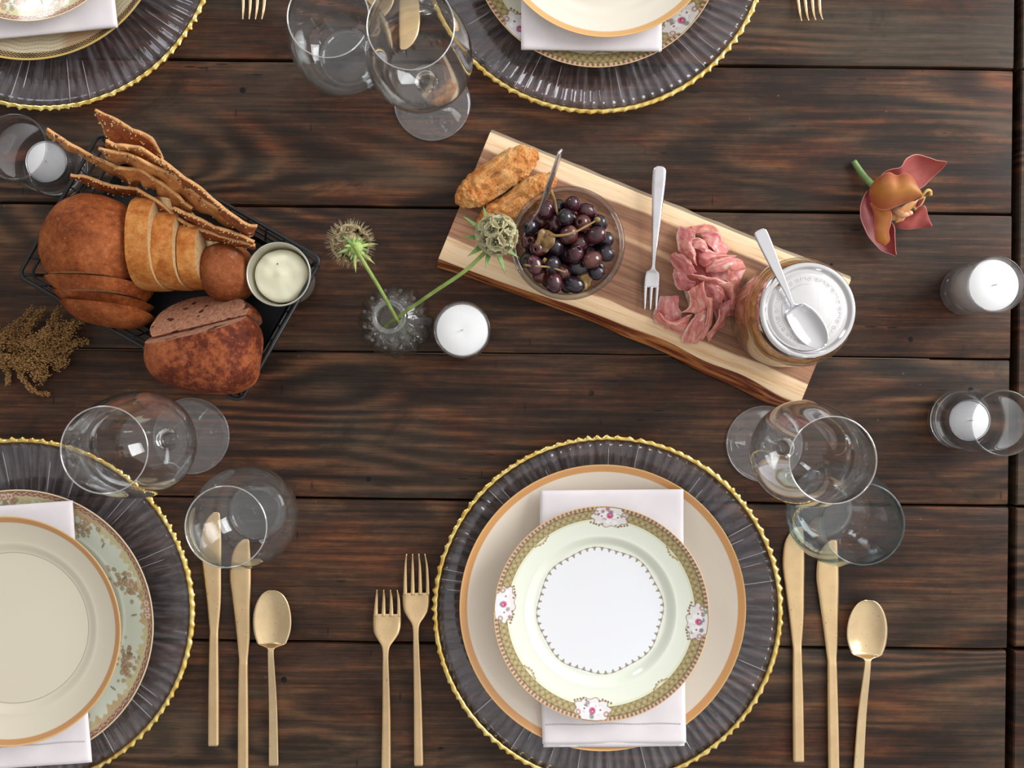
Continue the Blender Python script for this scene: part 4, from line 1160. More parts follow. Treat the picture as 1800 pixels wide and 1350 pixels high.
def twig(pts, r, label, leaf=None):
    base = W(*pts[0]); b = MB(); cr = crom([W(*q)-base for q in pts], 30)
    b.tube([Vector(q) for q in cr], [r*(1.25-.5*i/29) for i in range(30)], 8)
    if leaf: b.ball(W(*pts[-1])-base, leaf, 2, sc=(1, .8, .8))
    o = b.build('caper_berry', TWIG); o.location = base; o['part_like'] = 1; del o['part_like']; tag(o, label, 'caper'); return o
twig([(968, 334, 0.087), (975, 352, 0.079), (979, 372, 0.073), (988, 392, 0.069)], .0011, 'tan caper stem standing up at the top of the olive bowl', .0026)
twig([(965, 413, 0.077), (985, 414, 0.079), (1010, 408, 0.080), (1035, 395, 0.078), (1050, 386, 0.076)], .0010, 'long curved caper stem lying across the middle of the olives', .0030)
twig([(922, 466, 0.075), (945, 468, 0.077), (968, 470, 0.077), (992, 478, 0.075)], .0009, 'dark thin herb stalk over the lower olives', .0014)
def scrap(name, label, cat, c, r, mat, seed, flat=.25):
    base = W(*c); b = MB(); P = []
    for i in range(15):
        row = []
        for j in range(15):
            u, v = i/7-1, j/7-1
            k = max(abs(u), abs(v)); L = math.hypot(u, v) or 1
            x, y = u/L*k, v/L*k
            n = noise.noise(Vector((x*2, y*2, seed)))
            row.append((x*r*(1+.3*n), y*r*.75*(1+.3*n), r*flat*(math.sin(x*3+seed)*.5+n)))
        P.append(row)
    b.grid(P); b.uv = {}; o = b.build(name, mat); mod_solid(o, .0014, 1); o.location = base; o.rotation_euler = (0, 0, seed); tag(o, label, cat); return o
scrap('caper_leaf', 'crumpled tan leaf scrap left of centre on the olives', 'leaf', (958, 424, 0.075), .0105, CAPER, 1.2)
scrap('garlic_slice', 'golden translucent garlic slice at the lower edge of the olives', 'garlic', (1025, 494, 0.059), .0095, GARL, 4.0)
def sliver(pts, w_, label):
    base = W(*pts[0]); b = MB(); b.tube([Vector(q) for q in crom([W(*q)-base for q in pts], 16)], [w_*(.5+.5*math.sin(PI*(i+1)/17)) for i in range(16)], 8); o = b.build('almond_sliver', GARL); o.location = base; tag(o, label, 'garlic')
sliver([(962, 478, 0.063), (968, 492, 0.062), (972, 503, 0.059)], .0026, 'pale garlic sliver among the lowest olives')
sliver([(955, 455, 0.071), (964, 462, 0.071), (974, 458, 0.070)], .0030, 'pinkish curled garlic piece left of centre in the bowl')
# fork standing in the bowl
fk = small_fork_mesh(.032, .0155, .016, .088, .0120)
o = fk.build('tasting_fork', STEEL_SATIN); fix(o)
p1 = W(927, 405, .052); p0 = W(962, 350, .090)
pts = [(985, 265, .145), (977, 292, .132), (966, 322, .116), (956, 352, .100), (944, 375, .087), (932, 394, .072), (926, 412, .060), (926, 424, .052)]
bpy.data.objects.remove(o)
def edge_strip(pts, ws, th, side, name, mat):
    base = W(*pts[0]); cr = crom([W(*q)-base for q in pts], 50); wi = np.interp(np.linspace(0, 1, 50), np.linspace(0, 1, len(ws)), ws)
    b = MB(); P = []
    for i in range(50):
        p = Vector(cr[i]); d = (Vector(cr[min(i+1, 49)])-Vector(cr[max(i-1, 0)])).normalized()
        s_ = (side - d*side.dot(d)).normalized(); n = d.cross(s_)
        hw = wi[i]/2; h_ = th/2
        P.append([p+s_*a_*hw+n*b_*h_ for a_, b_ in ((-1, -.4), (-.8, -1), (.8, -1), (1, -.4), (1, .4), (.8, 1), (-.8, 1), (-1, .4), (-1, -.4))])
    b.grid(P); b.uv = {}; k = 9
    b.f.append(tuple(range(8))); b.mi.append(0); b.f.append(tuple(49*k+j for j in reversed(range(8)))); b.mi.append(0)
    return b, base
b, base = edge_strip(pts, [.006, .0115, .012, .009, .005, .0045, .010, .0125], .0016, Vector((.55, .62, -.55)), '', None)
root = Vector(W(926, 424, .052))-base
sd = Vector((.55, .30, -.55)).normalized()
for k in (-1, 0, 1):
    q = root + sd*k*.0044; b.tube([q+Vector((0, .001, .001)), q+Vector((.001, -.006, -.004)), q+Vector((.004, -.013, -.009))], [.0012, .0010, .0005], 6)
o = b.build('tasting_fork', STEEL_SATIN); fix(o); o.location = base
tag(o, 'thin steel fork stuck edgewise in the olives, handle rising over the bowl rim', 'fork')

# fork on the board
m_f = small_fork_mesh(75*K(.03), 29*K(.03), 41*K(.03), 178*K(.035), 24*K(.035))
o = m_f.build('tasting_fork', STEEL_SATIN); fix(o)
p0 = W(1148, 470, .0275); p1 = W(1159, 300, .0305)
d = (p0-p1); tilt(o, p0, p0 + d*.3)
tag(o, 'small three-tined steel fork between olive bowl and ham, handle past the board edge', 'fork')

# ------------------------------------------------------------------ cured ham
def hamm():
    m = M('cured_ham'); uv = m.coord('UV'); x, y, z = m.xyz(uv); oc = m.coord()
    oi = X(m.n('ShaderNodeObjectInfo').outputs['Random'], m)
    st = m.noise(m.comb(x*2.5+oi*9, y*7, oi*4), 1.0, 4, .6, .5)
    f2 = m.noise(oc, 130, 4, .6)
    c = m.ramp(st*.7+f2*.3, [(.28, rgb(164, 72, 78)), (.40, rgb(200, 106, 108)), (.52, rgb(222, 142, 134)), (.66, rgb(234, 170, 152)), (.8, rgb(236, 196, 168))])
    fat = (1-y.ss(.03, .16)) *.8 + m.noise(m.comb(x*3+oi*5, y*3.2, 5.0), 1.0, 3, .6, .8).ss(.56, .66)*.8
    c = m.mix(fat, c, rgb(240, 206, 188))
    c = m.mix((f2.ss(.62, .75))*.4, c, rgb(236, 190, 170))
    tone = oi.ss(0.0, 1.0)
    c = m.mix(oi.gt(.62)*.45, c, m.mix(1.0, c, (1.12, 1.02, .84), 'MULTIPLY'))
    c = m.mix(oi.lt(.3)*.5, c, m.mix(1.0, c, (.78, .60, .68), 'MULTIPLY'))
    return m.pr(c, .34, 0, m.bump(m.noise(oc, 400, 4, .7)+f2*1.2, .4, .0008), Subsurface_Weight=.35, Subsurface_Scale=.004, Subsurface_Radius=(1, .35, .3), Coat_Weight=.15)
HAM = hamm()
def patch(A, B, nu, nv, bulge=0.0, amp=.0, freq=60, seed=0, waves=0, wamp=0, org=None):
    """sheet between two edge polylines given as (px,py,h)"""
    a = crom([W(*q) for q in A], nu); b_ = crom([W(*q) for q in B], nu); P = []
    for i in range(nu):
        row = []
        for j in range(nv):
            t_ = j/(nv-1); p = Vector(a[i])*(1-t_)+Vector(b_[i])*t_
            p.z += bulge*math.sin(PI*t_)*math.sin(PI*min(1, (i+.5)/nu))**.5
            if waves: p.z += wamp*math.sin(2*PI*waves*t_ + i*.08 + seed)
            if amp:
                q = Vector((p.x*freq, p.y*freq, seed)); p += noise.noise_vector(q)*amp + noise.noise_vector(q*2.7)*amp*.45
            row.append(p)
        P.append(row)
    return P
def sheet(name, P, mat, base, th, label=None, cat=None, group=None, off=0, sub=0):
    b = MB(); b.grid([[q-base for q in r_] for r_ in P]); o = b.build(name, mat); o.location = base
    mod_solid(o, th, off)
    if sub: mod_sub(o, sub)
    if label: tag(o, label, cat, group)
    return o
def zq(x, y): return (1140+x*.1777, 380+y*.1778)
def HP(lst): return [(*zq(x, y), h) for x, y, h in lst]
hams = [
 ('thin ham slice at the lower left of the ham pile, nearest the fork tines', [(110, 790, .022), (80, 880, .022), (40, 960, .021), (60, 1060, .0215)], [(300, 790, .026), (300, 880, .026), (330, 960, .026), (330, 1080, .023)]),
 ('pale lobed ham slice along the lower left edge of the pile', [(40, 990, .0215), (110, 1080, .022), (230, 1150, .022), (340, 1200, .0215)], [(100, 960, .028), (240, 1040, .030), (350, 1000, .033), (440, 960, .032)]),
 ('broad ham slice spread under the right side of the pile', [(560, 560, .026), (700, 640, .028), (740, 800, .026), (740, 1010, .022)], [(970, 520, .023), (910, 640, .024), (880, 800, .023), (920, 950, .0215)]),
 ('dusky ham slice at the pile lower right, crumpled round a dark hollow', [(620, 900, .026), (660, 1000, .027), (640, 1100, .024), (560, 1190, .022)], [(870, 800, .036), (820, 920, .034), (780, 1010, .027), (740, 1100, .022)]),
 ('pink tongue of ham pointing to the board lower edge', [(520, 900, .038), (430, 1020, .034), (350, 1140, .027), (330, 1240, .0225)], [(580, 940, .040), (560, 1060, .037), (540, 1160, .030), (500, 1260, .0225)]),
 ('whitish rolled fat edge running down to the bottom of the pile', [(560, 790, .044), (590, 870, .044), (560, 1040, .038), (500, 1200, .025)], [(650, 800, .040), (640, 900, .041), (630, 1060, .036), (545, 1230, .024)]),
 ('folded ham slice at the bottom right corner of the pile', [(560, 1180, .025), (620, 1100, .031), (680, 1010, .034), (700, 920, .032)], [(590, 1250, .0215), (680, 1130, .024), (740, 1050, .024), (750, 960, .024)]),
 ('rosy ham slice in the middle left of the pile with a sharp lower corner', [(240, 520, .033), (240, 620, .034), (290, 720, .032), (380, 740, .030)], [(330, 540, .042), (400, 620, .044), (460, 650, .042), (430, 730, .036)]),
 ('deep rose ham slice lying flat in the centre of the pile', [(540, 640, .040), (530, 720, .040), (590, 800, .039), (700, 860, .036)], [(700, 640, .041), (730, 700, .040), (740, 780, .038), (730, 870, .035)]),
 ('peach coloured ham slice below the centre of the pile', [(380, 740, .037), (400, 800, .036), (390, 900, .034), (320, 960, .030)], [(540, 640, .045), (550, 740, .046), (590, 880, .043), (480, 970, .036)]),
 ('thin ham slice standing as a frill under the cross fold', [(420, 570, .046), (560, 590, .048), (700, 630, .045), (800, 650, .040)], [(430, 610, .040), (560, 640, .041), (700, 720, .038), (820, 780, .034)]),
 ('ham frill at the right side of the pile, with ragged edge', [(690, 620, .038), (790, 650, .040), (860, 770, .038), (830, 930, .033)], [(700, 700, .030), (750, 760, .030), (790, 820, .030), (720, 900, .028)]),
 ('smooth pink ham fold at the left of the pile', [(200, 400, .034), (250, 500, .036), (330, 590, .038), (400, 610, .038)], [(280, 350, .044), (380, 400, .048), (420, 460, .050), (480, 560, .047)]),
 ('ham slice arched over the upper left of the pile, pale along one side', [(280, 250, .036), (290, 330, .040), (380, 390, .045), (430, 470, .045)], [(440, 230, .048), (440, 300, .052), (470, 380, .053), (480, 480, .049)]),
 ('long ham fold reaching to the right edge of the pile, towards the jar', [(560, 500, .042), (660, 440, .046), (800, 400, .044), (900, 430, .036)], [(560, 560, .044), (680, 550, .048), (840, 540, .044), (970, 520, .032)]),
 ('rust coloured ham slice lapped under the long right fold', [(480, 320, .044), (560, 320, .047), (680, 360, .044), (860, 390, .034)], [(500, 460, .044), (560, 500, .046), (660, 440, .046), (800, 410, .042)]),
 ('deep pink ham curl near the top of the pile', [(420, 230, .042), (520, 220, .044), (560, 260, .043), (640, 400, .040)], [(440, 310, .048), (500, 330, .050), (560, 370, .048), (600, 420, .044)]),
 ('thin glassy ham slice at the pile upper right, spotted with fat', [(500, 150, .036), (600, 140, .037), (700, 180, .035), (800, 350, .030)], [(540, 240, .044), (600, 300, .046), (680, 370, .043), (760, 390, .036)]),
 ('ham slice at the top left corner of the pile, flat on the board', [(300, 110, .024), (280, 160, .026), (275, 220, .030), (290, 290, .034)], [(440, 100, .030), (460, 160, .036), (460, 210, .042), (440, 250, .044)]),
 ('orange tinged ham slice along the top edge of the pile', [(410, 100, .028), (520, 85, .027), (640, 100, .025), (740, 200, .023)], [(430, 150, .036), (540, 180, .038), (650, 180, .036), (720, 250, .032)]),
]
for i, (lab, A, B_) in enumerate(hams):
    A, B_ = HP(A), HP(B_)
    P = patch(A, B_, 34, 14, .0035, .0017, 95, i*3.7, .8 if i % 2 else 0, .0014)
    for r_ in P:
        for q in r_: q.z = max(q.z, T+.0212)
    base = W(*A[0][:2], .0212)
    sheet('ham_slice', P, HAM, base, .0007, lab, 'ham', 'slices of cured ham heaped on the board', 0, 1)
# the heap's buried core: crumpled slices under the visible ones
for i in range(3):
    A = HP([(330+i*40, 260, .022), (300+i*40, 480, .0215), (340+i*60, 700, .0215), (400+i*60, 950, .0215)])
    B_ = HP([(640+i*40, 260, .024), (760+i*20, 450, .023), (700+i*40, 700, .023), (640+i*30, 950, .022)])
    P = patch(A, B_, 34, 16, .010+.004*i, .0022, 80, 50+i*5)
    for r_ in P:
        for q in r_: q.z = max(q.z, T+.0210)
    sheet('ham_slice', P, HAM, W(*A[0][:2], .0210), .0007, ['lowest ham slice, lying on the board beneath the heap', 'crumpled ham slice buried in the middle of the heap', 'domed ham slice carrying the top folds of the heap'][i], 'ham', 'slices of cured ham heaped on the board', 0, 1)

# ------------------------------------------------------------------ jar with lid and spoon
JH = .0800
lc = W(1420.5, 545, .0206+JH)
jr = thing('preserving_jar', 'glass jar of orange brown spread under a bright metal lid, on the board corner', 'jar', (lc.x, lc.y, T+.0206))
def spread():
    m = M('orange_brown_spread'); v = m.coord()
    f_ = m.noise(v, 90, 5, .6, .5)
    return m.pr(m.ramp(f_, [(.3, rgb(132, 72, 26)), (.45, rgb(196, 120, 52)), (.6, rgb(222, 156, 84)), (.75, rgb(236, 188, 122))]), .4, 0, m.bump(f_, .6, .002), Subsurface_Weight=.15, Subsurface_Scale=.004)
b = MB()
def fac(r, z, a): return r*(1+.012*abs(math.cos(a*4))), z
b.lathe([tuple(q) for q in crom([(.0002, 0), (.040, 0), (.0445, .0025), (.0465, .010), (.0468, .045), (.0460, .060), (.0420, .067), (.0392, .071), (.0390, .0775)], 50)], 96, mod=fac)
b.lathe([tuple(q) for q in crom([(.0370, .0775), (.0372, .071), (.040, .066), (.0440, .059), (.0448, .045), (.0445, .010), (.042, .0045), (.0002, .003)], 50)], 96, mod=fac)
b.build('glass_body', G_JAR, jr)
b = MB(); b.lathe([tuple(q) for q in crom([(.0002, .0034), (.0415, .0050), (.0437, .0110), (.0441, .045), (.0432, .0585), (.0385, .0640), (.02, .0655), (.0002, .065)], 44)], 96)
b.v = [tuple(Vector(p)*(1-.012*abs(noise.noise(Vector(p)*90)))) for p in b.v]
b.build('spread', spread(), jr)
LID = simple('polished_tin_lid', rgb(232, 230, 232), .11, 1)
LIDS = brushed('satin_tin_lid', rgb(240, 238, 240), rgb(232, 230, 232), .20, .03, False)
b = MB(); z_ = JH
b.lathe([(.0395, z_-.0125), (.0406, z_-.0125), (.0410, z_-.0115), (.0407, z_-.0105), (.0407, z_-.0035), (.0402, z_-.0012), (.0388, z_-.0001), (.0372, z_), (.0360, z_-.0004), (.0349, z_-.0018), (.0338, z_-.0026), (.0325, z_-.0024), (.0315, z_-.0019), (.0305, z_-.0017)], 120)
b.build('screw_band', LID, jr)
b = MB(); b.lathe([(.0308, z_-.0017), (.0298, z_-.0013), (.0285, z_-.0012), (.0222, z_-.0012), (.0215, z_-.0009), (.0208, z_-.0007), (.0002, z_-.0006)], 110); ldp = b.build('lid_disc', LIDS, jr)
INK = simple('grey_lid_print', rgb(160, 158, 162), .5)
b = MB(); zt = z_-.00115
for k in range(10):
    a = 2*PI*k/10 + .15; c_ = Vector((math.cos(a), math.sin(a), 0)); t2 = Vector((-math.sin(a), math.cos(a), 0))
    for sg in (-1, 1):
        if (k+sg) % 2 == 0 or True:
            sp = []
            for i in range(26):
                th_ = i/25*PI*2.9; rr = .0005+.0013*i/25
                q = c_*(.0256+rr*math.sin(th_)*1) + t2*sg*(.0030+rr*math.cos(th_)*1)
                sp.append(q + Vector((0, 0, zt)))
            b.tube(sp, .00013, 4)
        for q in range(3):
            o_ = c_*(.0246+q*.0007) + t2*sg*(.0055+q*.0006); b.tube([o_+Vector((0, 0, zt)), o_+c_*.0011+t2*sg*.0005+Vector((0, 0, zt))], .00014, 4)
    a2 = a+PI/10; q = Vector((math.cos(a2)*.0268, math.sin(a2)*.0268, zt)); b.ball(q, .00035, 1)
b.tube([Vector((math.cos(2*PI*i/90)*.0219, math.sin(2*PI*i/90)*.0219, z_-.00108)) for i in range(91)], .00012, 4)
b.build('printed_scrolls', INK, ldp)
o = small_spoon_mesh(92*K(.105), 55*K(.105), 145*K(.107), 24*K(.107)).build('teaspoon', STEEL); fix(o)
p0 = W(1393, 537, .1095); p1 = W(1342, 424, .1120); q1 = W(1440, 602, .1050)
d2 = (W(1446, 606, .1068)-p0).normalized(); d1 = (p0-p1).normalized(); dd = (d1+d2).normalized()
tilt(o, p0, p0+dd*.1)
# bend the handle a little against the bowl as in the photo
ang = math.atan2(d1.x*dd.y-d1.y*dd.x, d1.x*dd.x+d1.y*dd.y); ang2 = math.atan2(d2.x*dd.y-d2.y*dd.x, d2.x*dd.x+d2.y*dd.y)
for v in o.data.vertices:
    y_ = v.co.y; A_ = -ang if y_ < 0 else -ang2; k = min(1, abs(y_)/.012)
    c_, s_ = math.cos(A_*k), math.sin(A_*k); x_ = v.co.x; v.co.x = x_*c_ - y_*s_; v.co.y = x_*s_ + y_*c_
tag(o, 'steel teaspoon resting across the bright jar lid', 'spoon')
# ------------------------------------------------------------------ bread basket
WIRE = simple('black_coated_wire', rgb(26, 26, 28), .42)
BTRAY = simple('black_metal_tray', rgb(20, 22, 26), .45)
bk = W(299, 470, .052); BKA = -math.atan2(222, 390)
bas = thing('bread_basket', 'black wire basket with sloping sides holding bread and crackers', 'basket', (bk.x, bk.y, T+.0003), BKA)
LX, LY = 449*K(.052)/2, 290*K(.052)/2; BX2, BY2 = LX-.016, LY-.014; BH = .052
def rrect(hx, hy, z, r, n=8):
    pts = []
    for cx, cy, a0 in ((hx-r, hy-r, 0), (-hx+r, hy-r, PI/2), (-hx+r, -hy+r, PI), (hx-r, -hy+r, 1.5*PI)):
        for i in range(n+1):
            a = a0+PI/2*i/n; pts.append(Vector((cx+r*math.cos(a), cy+r*math.sin(a), z)))
    return pts + [pts[0]]
b = MB(); b.tube(rrect(LX, LY, BH, .008), .0019, 8); b.build('rim_wire', WIRE, bas)
b = MB(); b.tube(rrect(LX-.0035, LY-.003, BH-.011, .008), .0014, 8); b.tube(rrect(LX-.008, LY-.007, BH-.025, .008), .0014, 8); b.tube(rrect(BX2, BY2, .003, .008), .0018, 8); b.build('side_wire', WIRE, bas)
b = MB()
for i in range(1, 12):
    u = -1+2*i/12
    for s_ in (-1, 1): b.tube([Vector((u*BX2, s_*BY2, .003)), Vector((u*LX, s_*LY, BH))], .0010, 6)
for i in range(1, 8):
    u = -1+2*i/8
    for s_ in (-1, 1): b.tube([Vector((s_*BX2, u*BY2, .003)), Vector((s_*LX, u*LY, BH))], .0010, 6)
for sx in (-1, 1):
    for sy in (-1, 1): b.tube([Vector((sx*(BX2-.002), sy*(BY2-.002), .003)), Vector((sx*(LX-.003), sy*(LY-.003), BH))], .0016, 6)
b.build('upright_wires', WIRE, bas)
b = MB()
for i in range(1, 16): b.tube([Vector((-BX2+2*BX2*i/16, -BY2, .0045)), Vector((-BX2+2*BX2*i/16, BY2, .0045))], .0009, 6)
for i in range(1, 6): b.tube([Vector((-BX2, -BY2+2*BY2*i/6, .003)), Vector((BX2, -BY2+2*BY2*i/6, .003))], .0010, 6)
b.build('bottom_wires', WIRE, bas)
b = MB(); q = rrect(BX2-.002, BY2-.002, .0058, .008)[:-1]; q2 = rrect(BX2+.003, BY2+.0025, .018, .008)[:-1]; n = len(q)
b.add(q+q2, [tuple(range(n))] + [(k, (k+1) % n, n+(k+1) % n, n+k) for k in range(n)]); o = b.build('tray_liner', BTRAY, bas, smooth=False); mod_solid(o, .0008, 1)

# ------------------------------------------------------------------ bread
def crust(name, stops, flour=0.0, scale=26, dark=None):
    m = M(name); v = m.coord()
    a = m.noise(v, scale, 4, .6, .3); b_ = m.noise(v, 170, 5, .7)
    c = m.ramp(a*.62+b_*.38, stops)
    if flour: c = m.mix(m.noise(v, 60, 6, .75).ss(.57, .72)*flour, c, rgb(232, 206, 186))
    sp = m.noise(v, 260, 5, .75)
    c = m.mix(sp.ss(.52, .64)*.5, c, m.mix(1.0, c, (1.45, 1.4, 1.35), 'MULTIPLY'))
    c = m.mix((1-sp.ss(.36, .46))*.4, c, m.mix(1.0, c, (.55, .5, .45), 'MULTIPLY'))
    fl = m.noise(v, 420, 4, .65).ss(.62, .70)
    c = m.mix(fl*.5, c, rgb(200, 142, 102))
    return m.pr(c, .68, 0, m.bump(m.noise(v, 420, 5, .7) + m.noise(v, 90, 3)*.8, .6, .0013), Specular_IOR_Level=.22)
def crumb(name, c1, c2, fruit=False):
    m = M(name); v = m.coord()
    vo = m.voronoi(v, 420); a = m.noise(v, 260, 5, .7)
    c = m.mix(a.ss(.3, .65), c1, c2)
    c = m.mix((1-vo.ss(.10, .24))*.45, c, tuple(x*.45 for x in c1))
    if fruit: c = m.mix(m.noise(v, 95, 1, .4).ss(.66, .69), c, rgb(62, 28, 16))
    return m.pr(c, .85, 0, m.bump(vo*.7+a*.5, .6, .0014), Subsurface_Weight=.12, Subsurface_Scale=.003)
CR_ROUND = crust('brown_round_loaf_crust', [(.32, rgb(80, 32, 10)), (.44, rgb(118, 56, 22)), (.56, rgb(150, 80, 38)), (.70, rgb(178, 110, 62))], .04)
CR_WHITE = crust('golden_loaf_crust', [(.32, rgb(132, 62, 18)), (.43, rgb(178, 104, 44)), (.55, rgb(200, 138, 74)), (.68, rgb(212, 166, 110))], .06, 34)
CR_ROLL = crust('soft_roll_crust', [(.30, rgb(104, 50, 22)), (.5, rgb(146, 80, 44)), (.7, rgb(176, 112, 72))], .30)
CR_DARK = crust('dark_fruit_loaf_crust', [(.34, rgb(66, 24, 12)), (.46, rgb(96, 40, 22)), (.53, rgb(146, 76, 42)), (.70, rgb(180, 110, 70))], .08, 22)
CM_ROUND = crumb('wheat_crumb', rgb(140, 90, 54), rgb(164, 114, 74))
CM_WHITE = crumb('white_crumb', rgb(168, 134, 92), rgb(190, 158, 114))
CM_DARK = crumb('fruit_loaf_crumb', rgb(140, 88, 64), rgb(176, 126, 98), True)
def slab(name, mats, cpx, h, radii, rz, planes, seed, label, cat, zbase, pw=2.3, amp=.0025, rest=0.0, tiltx=0, sub=6, parent=None, group=None):
    """half-dome loaf cut by planes; radii in photo pixels along local x,y and metres up; planes: (px_off_x, px_off_y, nx, ny, slant)"""
    c = W(*cpx, h); k = K(h); rx, ry, rzz = radii[0]*k, radii[1]*k, radii[2]
    bm = bmesh.new(); bmesh.ops.create_icosphere(bm, subdivisions=sub, radius=1)
    ca, sa = math.cos(rz), math.sin(rz)
    for v in bm.verts:
        p = v.co.normalized()
        L = (abs(p.x)**pw+abs(p.y)**pw+abs(p.z)**pw)**(1/pw); p = p/L
        x, y, z = p.x*rx, p.y*ry, p.z*rzz*.84
        if z < 0:
            z *= .75; q_ = 1-.22*(p.z*p.z); x *= q_; y *= q_
        q = Vector((x*22+seed, y*22, z*22)); n = noise.noise(q)*amp + noise.noise(q*4)*amp*.28
        d = p.normalized()
        x += d.x*n; y += d.y*n; z += d.z*n
        v.co = Vector((x*ca-y*sa, x*sa+y*ca, z))
    bmesh.ops.recalc_face_normals(bm, faces=bm.faces)
    for (ox, oy, nx, ny, sl) in planes:
        co_ = Vector((ox*k, -oy*k, 0)); no = Vector((nx, -ny, sl)).normalized()
        g = bmesh.ops.bisect_plane(bm, geom=bm.verts[:]+bm.edges[:]+bm.faces[:], plane_co=co_, plane_no=no, clear_outer=True)
        ed = [e for e in g['geom_cut'] if isinstance(e, bmesh.types.BMEdge)]
        if ed:
            r_ = bmesh.ops.holes_fill(bm, edges=ed, sides=0)
            fs = r_['faces']
            for f_ in fs: f_.material_index = 1
            if fs:
                t_ = bmesh.ops.triangulate(bm, faces=fs)
                for f_ in t_['faces']: f_.material_index = 1; f_.smooth = False
    for f_ in bm.faces: f_.smooth = f_.material_index == 0
    zmin = min(v.co.z for v in bm.verts)
    for v in bm.verts: v.co.z -= zmin
    me = bpy.data.meshes.new(name); bm.to_mesh(me); bm.free()
    for m_ in mats: me.materials.append(m_)
    me.set_sharp_from_angle(angle=R(50))
    o = bpy.data.objects.new(name, me); COL.objects.link(o)
    o.location = (c.x, c.y, T+zbase); o.rotation_euler = (tiltx, 0, 0)
    if parent is not None: o.parent = parent
    else: tag(o, label, cat, group)
    return o
zb = .0072
# big round loaf, cut into one large end and three slices
RL = [CR_ROUND, CM_ROUND]
slab('bread_loaf', RL, (180, 439), .046, (90, 90, .066), R(-18), [(0, 60, -.05, 1, .10)], 1, 'large uncut end of the brown round loaf, biggest piece in the basket', 'bread', zb)
gl = 'slices cut from the brown round loaf'
slab('bread_slice', RL, (185, 449), .044, (94, 93, .063), R(-18), [(0, 54, .06, -1, -.10), (0, 78, -.03, 1, .12)], 2, 'brown round loaf slice lying against the large end piece', 'bread', zb, 2.8, group=gl)
slab('bread_slice', RL, (193, 453), .044, (94, 104, .060), R(-18), [(0, 76, .10, -1, -.12), (0, 101, -.10, 1, .14)], 3, 'middle one of three thin brown round loaf slices', 'bread', zb, 2.8, group=gl)
slab('bread_slice', RL, (205, 461), .048, (93, 116, .054), R(-16), [(0, 88, .12, -1, -.16)], 4, 'lowest brown round loaf slice, next to the basket rim', 'bread', zb+.009, 3.0, group=gl)
# lobe at the left of the round loaf
# golden slices standing on edge
WL = [CR_WHITE, CM_WHITE]
gl = 'golden crusted white bread slices'
def arch(cx, cy, wpx, hpx, hh, rz, seed, label):
    # slice: short axis x, long axis y, standing on its cut; crust seen from above
    return slab('bread_slice', WL, (cx, cy), .050, (wpx*2.2, hpx, hh), rz, [(-wpx/2, 0, -1, .0, .02), (wpx/2, 0, 1, .0, .02)], seed, label, 'bread', zb, 2.6, .0016, group=gl)
arch(273, 430, 43, 82, .058, 0, 11, 'golden white bread slice right beside the brown loaf, longest of three')
arch(311, 439, 39, 70, .054, 0, 12, 'golden white bread slice in the middle of three')
arch(347, 448, 35, 59, .050, 0, 13, 'shortest golden white bread slice, next to the soft roll')
slab('bread_roll', [CR_ROLL, CM_WHITE], (402, 480), .036, (46, 53, .046), R(10), [], 21, 'round soft floury roll beside the butter cup', 'bread', zb, 2.2, .0015)
# dark fruit loaf
DL = [CR_DARK, CM_DARK]
slab('bread_loaf', DL, (366, 611), .056, (95, 77, .054), R(-10), [(0, -44, -.24, -1, .30)], 31, 'dark reddish fruit loaf end piece at the lower corner of the basket', 'bread', zb+.016, 3.1, .0024)
slab('bread_slice', DL, (364, 573), .054, (92, 64, .052), R(-10), [(0, -34, -.20, -1, .75), (0, 12, .26, 1, .20)], 32, 'dark fruit bread slice leaning on the fruit loaf, crumb showing', 'bread', zb+.012, 2.5, .0022)

# ------------------------------------------------------------------ butter cup
cc = W(489, 482, .060)
cup = thing('butter_cup', 'small round steel cup at the right corner of the bread basket', 'cup', (cc.x, cc.y, T+zb))
b = MB(); h = .0525
b.lathe([tuple(q) for q in [(.0002, 0), (.0205, 0), (.0215, .0008), (.0285, h-.001), (.0283, h), (.0274, h+.0002), (.0268, h-.0008), (.0205, .0022), (.0002, .0015)]], 80); b.build('shell', brushed('spun_aluminium', rgb(206, 204, 196), rgb(190, 188, 180), .34, .06, False), cup)
BUT = M('pale_whipped_butter').pr(rgb(252, 247, 218), .42, 0, None, Subsurface_Weight=.3, Subsurface_Scale=.005, Subsurface_Radius=(1, .9, .5))
bb = thing('butter', 'pale whipped butter filling the steel cup', 'butter', (cc.x, cc.y, T+zb+.0025))
b = MB()
def swirl(r, z, a): return r*(1+.012*math.sin(a*3)), z + (.0010*math.sin(a+r*420) + .0016*noise.noise(Vector((r*math.cos(a)*110, r*math.sin(a)*110, 2))))*(1 if z > .03 else 0)*min(1, r/.006)
b.lathe([(.0002, 0), (.0198, .0004), (.0228, .030), (.0238, .0375), (.0228, .0410), (.0200, .0428), (.0160, .0436), (.012, .0438), (.008, .0440), (.005, .0450), (.0025, .0462), (.0002, .0466)], 72, mod=swirl); b.build('butter_fill', BUT, bb)
b = MB(); b.ball((-.002, .0098, .0446), .0007, 1); b.build('pepper_speck', simple('pepper', rgb(60, 50, 40), .8), bb)

